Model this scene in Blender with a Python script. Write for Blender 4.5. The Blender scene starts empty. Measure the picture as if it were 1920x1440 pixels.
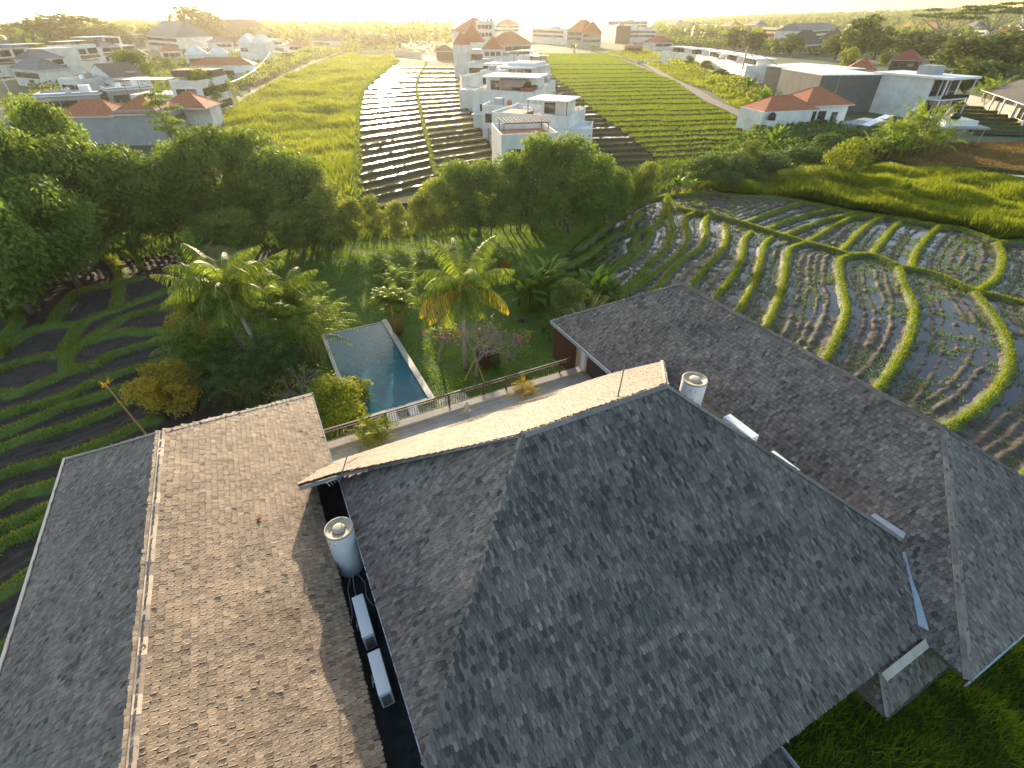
import bpy, math, random
import numpy as np
# ------------------------------------------------------------ camera, world, sun
sc = bpy.context.scene
col = sc.collection
R = math.radians
FPX = 930.0                       # focal length in photograph pixels (1920 wide)
TILT = math.atan(687 / FPX)       # horizon sits 687 px above the centre
CAMH = 20.0
cam_d = bpy.data.cameras.new('camera'); cam = bpy.data.objects.new('camera', cam_d)
col.objects.link(cam); sc.camera = cam
cam_d.sensor_width = 36.0; cam_d.lens = 36.0 * FPX / 1920.0
cam_d.clip_start = 0.1; cam_d.clip_end = 40000
cam.location = (0, 0, CAMH); cam.rotation_euler = (math.pi / 2 - TILT, 0, 0)
SUN_EL, SUN_AZ = 9.8, -12.8       # degrees; azimuth from +Y, negative = to the left
w = bpy.data.worlds.new('World'); sc.world = w; w.use_nodes = True
nt = w.node_tree; nt.nodes.clear()
sky = nt.nodes.new('ShaderNodeTexSky'); sky.sky_type = 'NISHITA'; sky.sun_disc = False
sky.sun_elevation = R(SUN_EL); sky.sun_rotation = R(SUN_AZ); sky.altitude = 0
sky.air_density = 1.0; sky.dust_density = 1.6; sky.ozone_density = 1.0
bg = nt.nodes.new('ShaderNodeBackground'); bg.inputs['Strength'].default_value = 0.15
wo = nt.nodes.new('ShaderNodeOutputWorld')
nt.links.new(sky.outputs[0], bg.inputs[0]); nt.links.new(bg.outputs[0], wo.inputs[0])
sl = bpy.data.lights.new('sun', 'SUN'); sl.energy = 3.4; sl.angle = R(0.6); sl.color = (1.0, 0.83, 0.60)
so = bpy.data.objects.new('sun', sl); col.objects.link(so)
so.rotation_euler = (math.pi / 2 - R(SUN_EL), 0, math.pi - R(SUN_AZ)); so.location = (-60, 240, 80)
vs = sc.view_settings; vs.view_transform = 'Standard'; vs.look = 'None'; vs.exposure = 1.6; vs.gamma = 1
cy = sc.cycles; cy.use_denoising = True; cy.max_bounces = 6; cy.diffuse_bounces = 3; cy.glossy_bounces = 3
cy.transmission_bounces = 4; cy.transparent_max_bounces = 8; cy.volume_bounces = 0
cy.sample_clamp_indirect = 8; cy.caustics_reflective = False; cy.caustics_refractive = False

# ------------------------------------------------------------ geometry helpers
CT, ST = math.cos(TILT), math.sin(TILT)
def at(px, py, z=0.0):
    """world point at height z seen at photograph pixel px,py (used to survey the site plan)"""
    x = (px - 960) / FPX; y = -(py - 720) / FPX
    d = np.array([x, CT + y * ST, -ST + y * CT]); t = (z - CAMH) / d[2]
    return np.array([0, 0, CAMH]) + d * t
def pj(p):
    x, y, z = p[0], p[1], p[2] - CAMH
    f = y * CT - z * ST; u = y * ST + z * CT
    return (960 + FPX * x / f, 720 - FPX * u / f)
def zat(A, yt):
    lo, hi = 0.0, 80.0
    for _ in range(40):
        m = (lo + hi) / 2
        if pj((A[0], A[1], m))[1] > yt: lo = m
        else: hi = m
    return lo
HA = R(26.8)                       # the villa's own axes
U2 = np.array([math.cos(HA), math.sin(HA), 0]); U1 = np.array([-math.sin(HA), math.cos(HA), 0])
UZ = np.array([0, 0, 1.0])
def hs(a, b, z=0.0): return a * U2 + b * U1 + np.array([0, 0, z])

class MB:
    def __init__(s): s.V = []; s.L = []; s.S = []; s.T = []; s.n = 0
    def bulk(s, v, faces, tone=0.5):
        """v: (K,m,3) copies of one template; faces: list of tuples"""
        v = np.asarray(v, float); K, m = v.shape[:2]
        if K == 0: return s
        fl = np.concatenate([np.array(f) for f in faces]); sz = np.array([len(f) for f in faces])
        s.V.append(v.reshape(-1, 3))
        s.L.append((fl[None, :] + (np.arange(K) * m + s.n)[:, None]).ravel())
        s.S.append(np.tile(sz, K))
        t = np.asarray(tone, float)
        if t.ndim == 0: t = np.full((K, m), float(t))
        elif t.ndim == 1: t = np.repeat(t[:, None], m, 1)
        s.T.append(t.reshape(-1)); s.n += K * m
        return s
    def add(s, v, faces, tone=0.5): return s.bulk(np.asarray(v, float)[None], faces, np.array([tone]))
    def quad(s, *p, tone=0.5): return s.add(p, [tuple(range(len(p)))], tone)
    def box(s, o, ux, uy, uz, tone=0.5):
        """corner o and three edge vectors"""
        o, ux, uy, uz = [np.asarray(q, float) for q in (o, ux, uy, uz)]
        v = [o, o + ux, o + ux + uy, o + uy, o + uz, o + ux + uz, o + ux + uy + uz, o + uy + uz]
        return s.add(v, [(0, 3, 2, 1), (4, 5, 6, 7), (0, 1, 5, 4), (1, 2, 6, 5), (2, 3, 7, 6), (3, 0, 4, 7)], tone)
    def slab(s, poly, th, tone=0.5):
        """3D polygon extruded straight down by th"""
        p = np.asarray(poly, float); n = len(p); q = p - np.array([0, 0, th])
        f = [tuple(range(n)), tuple(range(2 * n - 1, n - 1, -1))] + [(i, i + n, (i + 1) % n + n, (i + 1) % n) for i in range(n)]
        return s.add(np.vstack([p, q]), f, tone)
    def tube(s, pts, r, n=6, tone=0.5, cap=True):
        P = np.asarray(pts, float); k = len(P); r = np.full(k, r, float) if np.isscalar(r) else np.asarray(r, float)
        T = np.gradient(P, axis=0); T /= np.linalg.norm(T, axis=1)[:, None] + 1e-9
        ref = np.array([0, 0, 1.0]) if abs(T[0][2]) < .9 else np.array([1.0, 0, 0])
        A = np.cross(T, ref); A /= np.linalg.norm(A, axis=1)[:, None] + 1e-9; B = np.cross(T, A)
        an = np.arange(n) * 2 * math.pi / n
        ring = P[:, None] + r[:, None, None] * (np.cos(an)[None, :, None] * A[:, None] + np.sin(an)[None, :, None] * B[:, None])
        f = [(i * n + j, i * n + (j + 1) % n, (i + 1) * n + (j + 1) % n, (i + 1) * n + j) for i in range(k - 1) for j in range(n)]
        if cap: f += [tuple(range(n - 1, -1, -1)), tuple(range((k - 1) * n, k * n))]
        return s.add(ring.reshape(-1, 3), f, tone)
    def lathe(s, c, prof, n=24, tone=0.5, axis=None):
        """profile of (radius, height) turned about the vertical through c"""
        an = np.arange(n) * 2 * math.pi / n; c = np.asarray(c, float); V = []
        for r_, h_ in prof: V += [c + np.array([r_ * math.cos(t), r_ * math.sin(t), h_]) for t in an]
        k = len(prof)
        f = [(i * n + j, i * n + (j + 1) % n, (i + 1) * n + (j + 1) % n, (i + 1) * n + j) for i in range(k - 1) for j in range(n)]
        f += [tuple(range(n - 1, -1, -1)), tuple(range((k - 1) * n, k * n))]
        return s.add(V, f, tone)
    def build(s, name, m, parent=None, smooth=False):
        me = bpy.data.meshes.new(name)
        V = np.vstack(s.V); L = np.concatenate(s.L).astype(np.int32); S = np.concatenate(s.S).astype(np.int32)
        if parent is not None:
            V = V - np.array(parent.get('_o')); a = -parent.get('_r'); c, q = math.cos(a), math.sin(a)
            V = np.stack([c * V[:, 0] - q * V[:, 1], q * V[:, 0] + c * V[:, 1], V[:, 2]], 1)
        me.vertices.add(len(V)); me.vertices.foreach_set('co', V.astype(np.float32).ravel())
        me.loops.add(len(L)); me.loops.foreach_set('vertex_index', L)
        me.polygons.add(len(S)); st = np.concatenate([[0], np.cumsum(S)[:-1]]).astype(np.int32)
        me.polygons.foreach_set('loop_start', st)
        me.polygons.foreach_set('loop_total', S)
        me.update(calc_edges=True)
        at_ = me.attributes.new('tone', 'FLOAT', 'POINT'); at_.data.foreach_set('value', np.concatenate(s.T).astype(np.float32))
        me.polygons.foreach_set('use_smooth', np.full(len(S), bool(smooth)))
        me.validate()
        me.materials.append(m)
        o = bpy.data.objects.new(name, me); col.objects.link(o)
        if parent is not None:
            o.parent = parent
            if parent.type == 'MESH': pass
        o['_o'] = (0., 0., 0.) if parent is None else list(parent['_o']); o['_r'] = 0.0 if parent is None else parent['_r']
        return o
def tag(o, label=None, cat=None, group=None, kind=None):
    for k, v in (('label', label), ('category', cat), ('group', group), ('kind', kind)):
        if v: o[k] = v
    return o
def thing(name, label, cat, loc=(0, 0, 0), rz=0.0, group=None):
    o = bpy.data.objects.new(name, None); col.objects.link(o); o.empty_display_size = .2
    o.location = tuple(float(q) for q in loc); o.rotation_euler = (0, 0, rz)
    o['_o'] = [float(q) for q in loc]; o['_r'] = float(rz)
    return tag(o, label, cat, group)
def copy_tree(o, parent=None):
    c = o.copy(); col.objects.link(c); c.parent = parent
    for ch in [q for q in o.children]: copy_tree(ch, c)
    return c
def place(proto, loc, rz=0.0, sc_=1.0, label=None, group=None, cat=None):
    """first use moves the prototype itself, later uses copy it with its parts"""
    if not proto.get('_used'): o = proto; proto['_used'] = 1
    else: o = copy_tree(proto)
    o.location = tuple(float(q) for q in loc); o.rotation_euler = (0, 0, rz)
    o.scale = (sc_,) * 3 if np.isscalar(sc_) else sc_
    if label: o['label'] = label
    if group: o['group'] = group
    if cat: o['category'] = cat
    return o
def structure(mb, name, m, smooth=False, kind='structure', label=None, cat=None):
    o = mb.build(name, m, None, smooth); o['kind'] = kind
    return tag(o, label, cat)

# ------------------------------------------------------------ materials
def newmat(name):
    m = bpy.data.materials.new(name); m.use_nodes = True; n = m.node_tree; n.nodes.clear()
    return m, n, n.nodes.new('ShaderNodeOutputMaterial')
def N(n, t, **kw):
    q = n.nodes.new(t)
    for k, v in kw.items(): setattr(q, k, v)
    return q
def mix(n, f, a, b, bl='MIX'):
    q = N(n, 'ShaderNodeMix', data_type='RGBA', blend_type=bl)
    for s_, v in ((0, f), (6, a), (7, b)):
        if isinstance(v, bpy.types.NodeSocket): n.links.new(v, q.inputs[s_])
        elif s_ == 0: q.inputs[0].default_value = v
        else: q.inputs[s_].default_value = (*v, 1)
    return q.outputs[2]
def noise(n, scale, detail=4, rough=.6, vec=None, dist=0):
    q = N(n, 'ShaderNodeTexNoise'); q.inputs['Scale'].default_value = scale; q.inputs['Detail'].default_value = detail
    q.inputs['Roughness'].default_value = rough; q.inputs['Distortion'].default_value = dist
    if vec is not None: n.links.new(vec, q.inputs['Vector'])
    return q.outputs[0]
def ramp(n, f, a, b, ca=(0, 0, 0), cb=(1, 1, 1)):
    q = N(n, 'ShaderNodeValToRGB'); q.color_ramp.elements[0].position = a; q.color_ramp.elements[1].position = b
    q.color_ramp.elements[0].color = (*ca, 1); q.color_ramp.elements[1].color = (*cb, 1); n.links.new(f, q.inputs[0]); return q.outputs[0]
def mat(name, c1, c2=None, scale=1.0, rough=.7, bump=0.0, bscale=None, metal=0.0, ta=None, tb=None, transl=0.0, spec=.5, tone_w=1.0, moss=None):
    """c1/c2 mottled by noise; ta/tb multiply by the mesh's own tone attribute"""
    m, n, out = newmat(name); c2 = c2 or tuple(q * .75 for q in c1)
    co = N(n, 'ShaderNodeTexCoord').outputs['Object'] if scale else None
    base = mix(n, ramp(n, noise(n, scale, 5, .65, co), .35, .65), c1, c2)
    if moss: base = mix(n, ramp(n, noise(n, .55, 7, .75, co), .56, .70), base, moss); base = mix(n, ramp(n, noise(n, 3.5, 6, .8, co), .60, .72), base, tuple(q * .8 for q in moss))
    if ta is not None:
        a = N(n, 'ShaderNodeAttribute', attribute_name='tone')
        base = mix(n, tone_w, base, ramp(n, a.outputs['Fac'], 0, 1, ta, tb), 'MULTIPLY')
    p = N(n, 'ShaderNodeBsdfPrincipled'); n.links.new(base, p.inputs['Base Color'])
    p.inputs['Roughness'].default_value = rough; p.inputs['Metallic'].default_value = metal; p.inputs['Specular IOR Level'].default_value = spec
    if bump:
        b = N(n, 'ShaderNodeBump'); b.inputs['Strength'].default_value = bump; b.inputs['Distance'].default_value = .05
        n.links.new(noise(n, bscale or scale * 8, 4, .6, co), b.inputs['Height']); n.links.new(b.outputs[0], p.inputs['Normal'])
    s = p.outputs[0]
    if transl:
        t = N(n, 'ShaderNodeBsdfTranslucent'); n.links.new(mix(n, 1.0, base, (1.6, 1.5, .55), 'MULTIPLY'), t.inputs[0])
        x = N(n, 'ShaderNodeMixShader'); x.inputs[0].default_value = transl
        n.links.new(s, x.inputs[1]); n.links.new(t.outputs[0], x.inputs[2]); s = x.outputs[0]
    n.links.new(s, out.inputs[0]); return m
M = {}
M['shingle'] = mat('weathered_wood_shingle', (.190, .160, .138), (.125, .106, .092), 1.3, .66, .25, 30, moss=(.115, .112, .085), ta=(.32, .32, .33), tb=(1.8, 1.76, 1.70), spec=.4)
M['shingle_lit'] = mat('sunlit_brown_shingle', (.33, .245, .165), (.23, .17, .115), 1.1, .7, .25, 30, ta=(.45, .43, .42), tb=(1.45, 1.45, 1.42), spec=.35)  # same wood on a sunlit slope: warm sunlight put into the base colour
M['shingle_lit_far'] = mat('sunlit_cream_shingle', (.24, .205, .155), (.175, .15, .115), 1.1, .7, .25, 30, ta=(.5, .5, .5), tb=(1.45, 1.45, 1.42), spec=.35)  # same shingles again, paler: full sun on the far slope painted in
M['ridge'] = mat('ridge_board', (.24, .205, .17), (.16, .14, .12), 3, .7, .2, 30, ta=(.6, .6, .6), tb=(1.3, 1.3, 1.3))
M['ridge_l'] = mat('pale_ridge_tile', (.50, .40, .29), (.36, .28, .21), 3, .7, .2, 30, ta=(.35, .35, .4), tb=(1.3, 1.3, 1.3))
M['under'] = mat('roof_board', (.10, .075, .055), None, 3, .8)
M['plaster'] = mat('white_plaster', (.80, .78, .74), (.60, .575, .53), .35, .8, .1, 20)
M['white'] = mat('white_paint', (.80, .80, .79), (.70, .70, .69), .5, .5)
M['tankw'] = mat('tank_plastic', (.86, .86, .85), (.80, .80, .79), 2, .55)
M['rim'] = mat('dusty_rim', (.55, .47, .34), (.42, .36, .27), 6, .7)
M['metal'] = mat('galvanised', (.45, .47, .5), (.38, .4, .42), 5, .4, metal=.6)
M['zinc'] = mat('zinc_flashing', (.42, .46, .50), (.34, .38, .42), 4, .45, metal=.3)
M['dark'] = mat('dark_concrete', (.018, .019, .015), (.05, .05, .045), 2.2, .85, .4, 12)  # near-black mottled concrete for gutter, slab and shed roof
M['black'] = mat('black_plastic', (.02, .02, .02), None, 3, .5)
M['bronze'] = mat('bronze_rail', (.10, .055, .035), (.07, .04, .028), 4, .5)
M['stone'] = mat('pale_stone', (.50, .45, .37), (.38, .34, .28), 2, .8, .2, 20)
M['pooledge'] = mat('pool_stone', (.52, .47, .38), (.42, .38, .32), 3, .6, .1, 20)
M['redwood'] = mat('red_timber', (.09, .038, .024), (.06, .026, .018), 4, .6)
M['greywall'] = mat('grey_render', (.36, .36, .37), (.30, .30, .31), .7, .85, .1, 10)
M['darkclad'] = mat('dark_cladding', (.15, .14, .125), (.11, .105, .095), .5, .8, .1, 10)
M['orange'] = mat('clay_tile', (.50, .17, .07), (.38, .12, .05), 1.6, .8, .5, 18)
M['redtile'] = mat('red_tile', (.36, .09, .055), (.28, .07, .045), 1.6, .8, .4, 18)
M['slate'] = mat('slate_tile', (.20, .19, .19), (.15, .14, .14), 1.2, .8, .4, 16)
M['thatch'] = mat('thatch', (.10, .085, .07), (.07, .06, .05), 1.5, .9, .5, 12)
M['brownband'] = mat('stained_timber', (.17, .11, .07), (.12, .08, .05), 2, .7)
M['glass'] = mat('window_glass', (.03, .035, .04), None, 2, .08, spec=.9)
M['frame'] = mat('window_frame', (.22, .07, .06), None, 2, .5)
M['whframe'] = mat('white_frame', (.75, .75, .75), None, 2, .5)
M['bark'] = mat('bark', (.16, .12, .085), (.10, .075, .055), 5, .9, .4, 20)
M['palebark'] = mat('pale_bark', (.36, .32, .27), (.26, .23, .19), 5, .9, .3, 20)
M['cane'] = mat('bamboo_cane', (.42, .30, .10), (.30, .20, .08), 4, .5)
def leaf(name, c, c2=None, tr=.48, ta=(.45, .5, .5), tb=(1.9, 1.65, 1.1), rough=.6):
    return mat(name, c, c2 or tuple(q * .72 for q in c), .6, rough, 0, ta=ta, tb=tb, transl=tr, spec=.2)
M['leaf_big'] = leaf('broad_foliage', (.13, .215, .06))
M['leaf_mango'] = leaf('mango_foliage', (.12, .20, .06))
M['leaf_olive'] = leaf('olive_foliage', (.19, .25, .08))
M['leaf_lime'] = leaf('lime_foliage', (.20, .26, .045), tr=.5)
M['leaf_yellow'] = leaf('yellow_foliage', (.34, .30, .07), tr=.5)
M['leaf_dark'] = leaf('dark_foliage', (.085, .15, .055), tr=.4)
M['leaf_grey'] = leaf('grey_foliage', (.17, .20, .13), tr=.3)
M['palm'] = leaf('palm_frond', (.16, .24, .05), tr=.5, rough=.5)
M['palm_y'] = leaf('dry_frond', (.50, .38, .07), tr=.5)
M['banana'] = leaf('banana_leaf', (.14, .24, .05), tr=.5, rough=.5)
M['twig'] = mat('grey_twig', (.30, .25, .20), (.22, .18, .15), 5, .9)
M['blossom'] = leaf('pink_blossom', (.60, .20, .30), tr=0)
M['gold'] = leaf('golden_leaf', (.34, .23, .04), tr=.4)
M['grass'] = leaf('grass_blade', (.19, .25, .04), tr=.6, ta=(.55, .6, .5), tb=(1.5, 1.3, .9))
M['grass_d'] = leaf('deep_grass_blade', (.13, .21, .03), tr=.55, ta=(.6, .6, .5), tb=(1.4, 1.3, .9))
M['grass_l'] = leaf('lawn_blade', (.18, .30, .025), tr=.62, ta=(.65, .65, .6), tb=(1.3, 1.25, 1.0))
M['rice'] = leaf('rice_blade', (.15, .23, .03), tr=.55, ta=(.7, .7, .6), tb=(1.3, 1.2, 1.0))
M['leaf_far'] = leaf('far_foliage', (.10, .15, .055), tr=.4)
# ------------------------------------------------------------ ground, fields, water
def vnoise(x, y, sc_, seed=0):
    r = np.random.default_rng(seed); G = r.random((257, 257)); x = np.asarray(x) / sc_; y = np.asarray(y) / sc_
    xi = np.floor(x).astype(int); yi = np.floor(y).astype(int); fx = x - xi; fy = y - yi
    fx = fx * fx * (3 - 2 * fx); fy = fy * fy * (3 - 2 * fy); a = lambda i, j: G[(xi + i) % 256, (yi + j) % 256]
    return (a(0, 0) * (1 - fx) + a(1, 0) * fx) * (1 - fy) + (a(0, 1) * (1 - fx) + a(1, 1) * fx) * fy
def fbm(x, y, sc_, seed=0, o=3): return sum(vnoise(x, y, sc_ / 2 ** k, seed + k) / 2 ** k for k in range(o)) / (2 - 2 ** (1 - o))
def inside(P, x, y):
    P = np.asarray(P)[:, :2]; r = np.zeros(np.shape(x), bool); j = len(P) - 1
    for i in range(len(P)):
        xi, yi = P[i]; xj, yj = P[j]
        c = ((yi > y) != (yj > y)) & (x < (xj - xi) * (y - yi) / (yj - yi + 1e-12) + xi); r ^= c; j = i
    return r
def smooth_line(P, step=.6):
    """Catmull-Rom through the surveyed points"""
    P = np.asarray(P, float)[:, :2]; Q = np.vstack([2 * P[0] - P[1], P, 2 * P[-1] - P[-2]]); out = []
    for i in range(1, len(Q) - 2):
        a, b, c, d = Q[i - 1:i + 3]; n = max(2, int(np.linalg.norm(c - b) / step))
        t = (np.arange(n) / n)[:, None]
        out.append(.5 * (2 * b + (c - a) * t + (2 * a - 5 * b + 4 * c - d) * t ** 2 + (3 * b - a - 3 * c + d) * t ** 3))
    out.append(P[-1:]); return np.vstack(out)
def segdist(x, y, lines):
    D = np.full(x.shape, 1e9)
    for L in lines:
        for a, b in zip(L[:-1], L[1:]):
            dx, dy = b - a; t = np.clip(((x - a[0]) * dx + (y - a[1]) * dy) / (dx * dx + dy * dy + 1e-9), 0, 1)
            D = np.minimum(D, (x - a[0] - t * dx) ** 2 + (y - a[1] - t * dy) ** 2)
    return np.sqrt(D)
def heightfield(name, P, res, fn, m, kind='structure', smooth=True, avoid=None):
    P = np.asarray(P)[:, :2]; x0, y0 = P.min(0); x1, y1 = P.max(0)
    X, Y = np.meshgrid(np.arange(x0, x1 + res, res), np.arange(y0, y1 + res, res), indexing='ij')
    Z, T = fn(X, Y); I = inside(P, X, Y)
    if avoid is not None: I &= ~avoid(X, Y)
    ok = I[:-1, :-1] & I[1:, :-1] & I[1:, 1:] & I[:-1, 1:]
    idx = np.arange(X.size).reshape(X.shape)
    F = np.stack([idx[:-1, :-1][ok], idx[1:, :-1][ok], idx[1:, 1:][ok], idx[:-1, 1:][ok]], 1)
    u, inv = np.unique(F, return_inverse=True)
    mb = MB(); mb.V.append(np.stack([X.ravel()[u], Y.ravel()[u], Z.ravel()[u]], 1)); mb.L.append(inv.ravel()); mb.S.append(np.full(len(F), 4))
    mb.T.append(T.ravel()[u]); mb.n = len(u)
    return structure(mb, name, m, smooth, kind)
def sheet(name, P, z, m, kind='structure'):
    mb = MB(); P = np.asarray(P)[:, :2]; mb.add([(p[0], p[1], z) for p in P], [tuple(range(len(P)))]); return structure(mb, name, m, False, kind)
def blades(mb, P, h, wd, rng, lean=.35, tone=None):
    """one thin upright triangle per point"""
    P = np.asarray(P, float); n = len(P)
    if n == 0: return
    a = rng.random(n) * 2 * math.pi; h = np.broadcast_to(h, n) * (.6 + .8 * rng.random(n)); s = np.stack([np.cos(a), np.sin(a), np.zeros(n)], 1)
    l = (rng.random((n, 2)) - .5) * 2 * lean; tip = P + np.stack([l[:, 0] * h, l[:, 1] * h, h], 1)
    wd = np.broadcast_to(wd, n)[:, None] * .5
    V = np.stack([P - s * wd, P + s * wd, tip + s * wd * .25], 1)
    mb.bulk(V, [(0, 1, 2)], rng.random(n) if tone is None else np.clip(tone + (rng.random(n) - .5) * .5, 0, 1))
def rand_in(P, n, rng):
    P = np.asarray(P)[:, :2]; lo = P.min(0); hi = P.max(0); Q = lo + rng.random((int(n), 2)) * (hi - lo); return Q[inside(P, Q[:, 0], Q[:, 1])]
def px(L, ox=0, oy=0, k=1.0, z=0.0): return [at(ox + x * k, oy + y * k, z) for x, y in L]
RP = lambda L: px(L, 1100, 300, 820 / 1920)      # survey frames of the photograph
LP = lambda L: px(L, 0, 440, 700 / 1920)
LQ = lambda L: px(L, 0, 800, 660 / 1485)
CP = lambda L: px(L, 480, 0, 1 / 3)
GP = lambda L: px(L, 960, 0, .25)
TP = lambda L: px(L, 1380, 0, 540 / 1920)
rng = np.random.default_rng(5)

def soilmat(name, mud1, mud2, g1, g2, rough=.6, bump=.4):
    m, n, out = newmat(name); co = N(n, 'ShaderNodeTexCoord').outputs['Object']
    a = N(n, 'ShaderNodeAttribute', attribute_name='tone')
    mud = mix(n, ramp(n, noise(n, 1.7, 6, .7, co), .35, .65), mud1, mud2); gr = mix(n, ramp(n, noise(n, 2.3, 5, .7, co), .35, .65), g1, g2)
    base = mix(n, ramp(n, a.outputs['Fac'], .3, .6), mud, gr)
    p = N(n, 'ShaderNodeBsdfPrincipled'); n.links.new(base, p.inputs['Base Color']); p.inputs['Roughness'].default_value = rough; p.inputs['Specular IOR Level'].default_value = .3
    b = N(n, 'ShaderNodeBump'); b.inputs['Strength'].default_value = bump; b.inputs['Distance'].default_value = .08
    n.links.new(noise(n, 9, 4, .7, co), b.inputs['Height']); n.links.new(b.outputs[0], p.inputs['Normal']); n.links.new(p.outputs[0], out.inputs[0]); return m
def watermat(name, c, rough, bs, bst, dist=.02):
    m, n, out = newmat(name); co = N(n, 'ShaderNodeTexCoord').outputs['Object']
    p = N(n, 'ShaderNodeBsdfPrincipled'); p.inputs['Base Color'].default_value = (*c, 1); p.inputs['Roughness'].default_value = rough; p.inputs['IOR'].default_value = 1.33
    b = N(n, 'ShaderNodeBump'); b.inputs['Strength'].default_value = bst; b.inputs['Distance'].default_value = dist
    n.links.new(noise(n, bs, 4, .6, co, .4), b.inputs['Height']); n.links.new(b.outputs[0], p.inputs['Normal']); n.links.new(p.outputs[0], out.inputs[0]); return m
M['mud'] = soilmat('wet_mud', (.05, .037, .026), (.10, .074, .05), (.10, .15, .02), (.07, .11, .02))
M['drymud'] = soilmat('ploughed_soil', (.042, .031, .023), (.085, .062, .045), (.12, .17, .03), (.08, .12, .02), .85)
M['farmud'] = soilmat('terrace_soil', (.055, .042, .032), (.10, .075, .055), (.09, .12, .025), (.06, .09, .02), .95)
M['farmud'].node_tree.nodes['Principled BSDF'].inputs['Specular IOR Level'].default_value = .05
M['land'] = mat('land', (.085, .11, .035), (.055, .08, .025), .05, .9)
M['lawn'] = mat('lawn_ground', (.060, .115, .018), (.045, .09, .014), 1.5, .8, .3, 20)
M['brown'] = mat('brown_field', (.22, .14, .065), (.16, .10, .045), .15, .9, .4, 4)
M['dirt'] = mat('dirt_road', (.24, .19, .14), (.17, .135, .10), .4, .9, .3, 6)
M['paddywater'] = watermat('paddy_water', (.045, .045, .045), .10, 1.2, .25)
M['farwater'] = watermat('terrace_water', (.03, .026, .02), .24, .8, .3)
M['sea'] = watermat('sea_water', (.05, .08, .10), .30, .05, .5, .5)
def poolmat():
    m, n, out = newmat('pool_water'); co = N(n, 'ShaderNodeTexCoord').outputs['Object']
    p = N(n, 'ShaderNodeBsdfPrincipled')
    v = N(n, 'ShaderNodeTexVoronoi', feature='DISTANCE_TO_EDGE'); v.inputs['Scale'].default_value = 1.6; n.links.new(co, v.inputs['Vector'])
    n.links.new(mix(n, ramp(n, noise(n, .35, 3, .5, co), .3, .7), (.022, .12, .15), (.032, .16, .19)), p.inputs['Base Color'])
    p.inputs['Roughness'].default_value = .12; p.inputs['IOR'].default_value = 1.33; p.inputs['Specular IOR Level'].default_value = .22
    b = N(n, 'ShaderNodeBump'); b.inputs['Strength'].default_value = .7; b.inputs['Distance'].default_value = .03
    n.links.new(noise(n, 5.5, 3, .6, co, .6), b.inputs['Height']); n.links.new(b.outputs[0], p.inputs['Normal']); n.links.new(p.outputs[0], out.inputs[0]); return m
M['pool'] = poolmat()

# land and sea
coast = [(-9000, 640), (-700, 660), (-300, 760), (60, 1150), (260, 2200), (600, 4200), (1800, 9000), (3000, 13000)]
sheet('ground', [(-9000, -400), (9000, -400), (9000, 13000)] + coast[::-1], -.45, M['land'])
sheet('sea', [(-9000, 600), (-600, 600), (0, 900), (1200, 2000), (9000, 9000), (9000, 13500), (-9000, 13500)], -1.2, M['sea'])
# hills of the far coast, low
def hillfn(X, Y):
    r = np.clip((X - 250 - .12 * Y) / 900, 0, 1) * np.clip((Y - 500) / 900, 0, 1)
    return -3 + 30 * r * (.6 + .6 * fbm(X, Y, 500, 3)), np.full(X.shape, .5)
heightfield('hills', [(250, 450), (3800, 450), (4600, 3800), (900, 3800)], 60, hillfn, M['land'])

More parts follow.
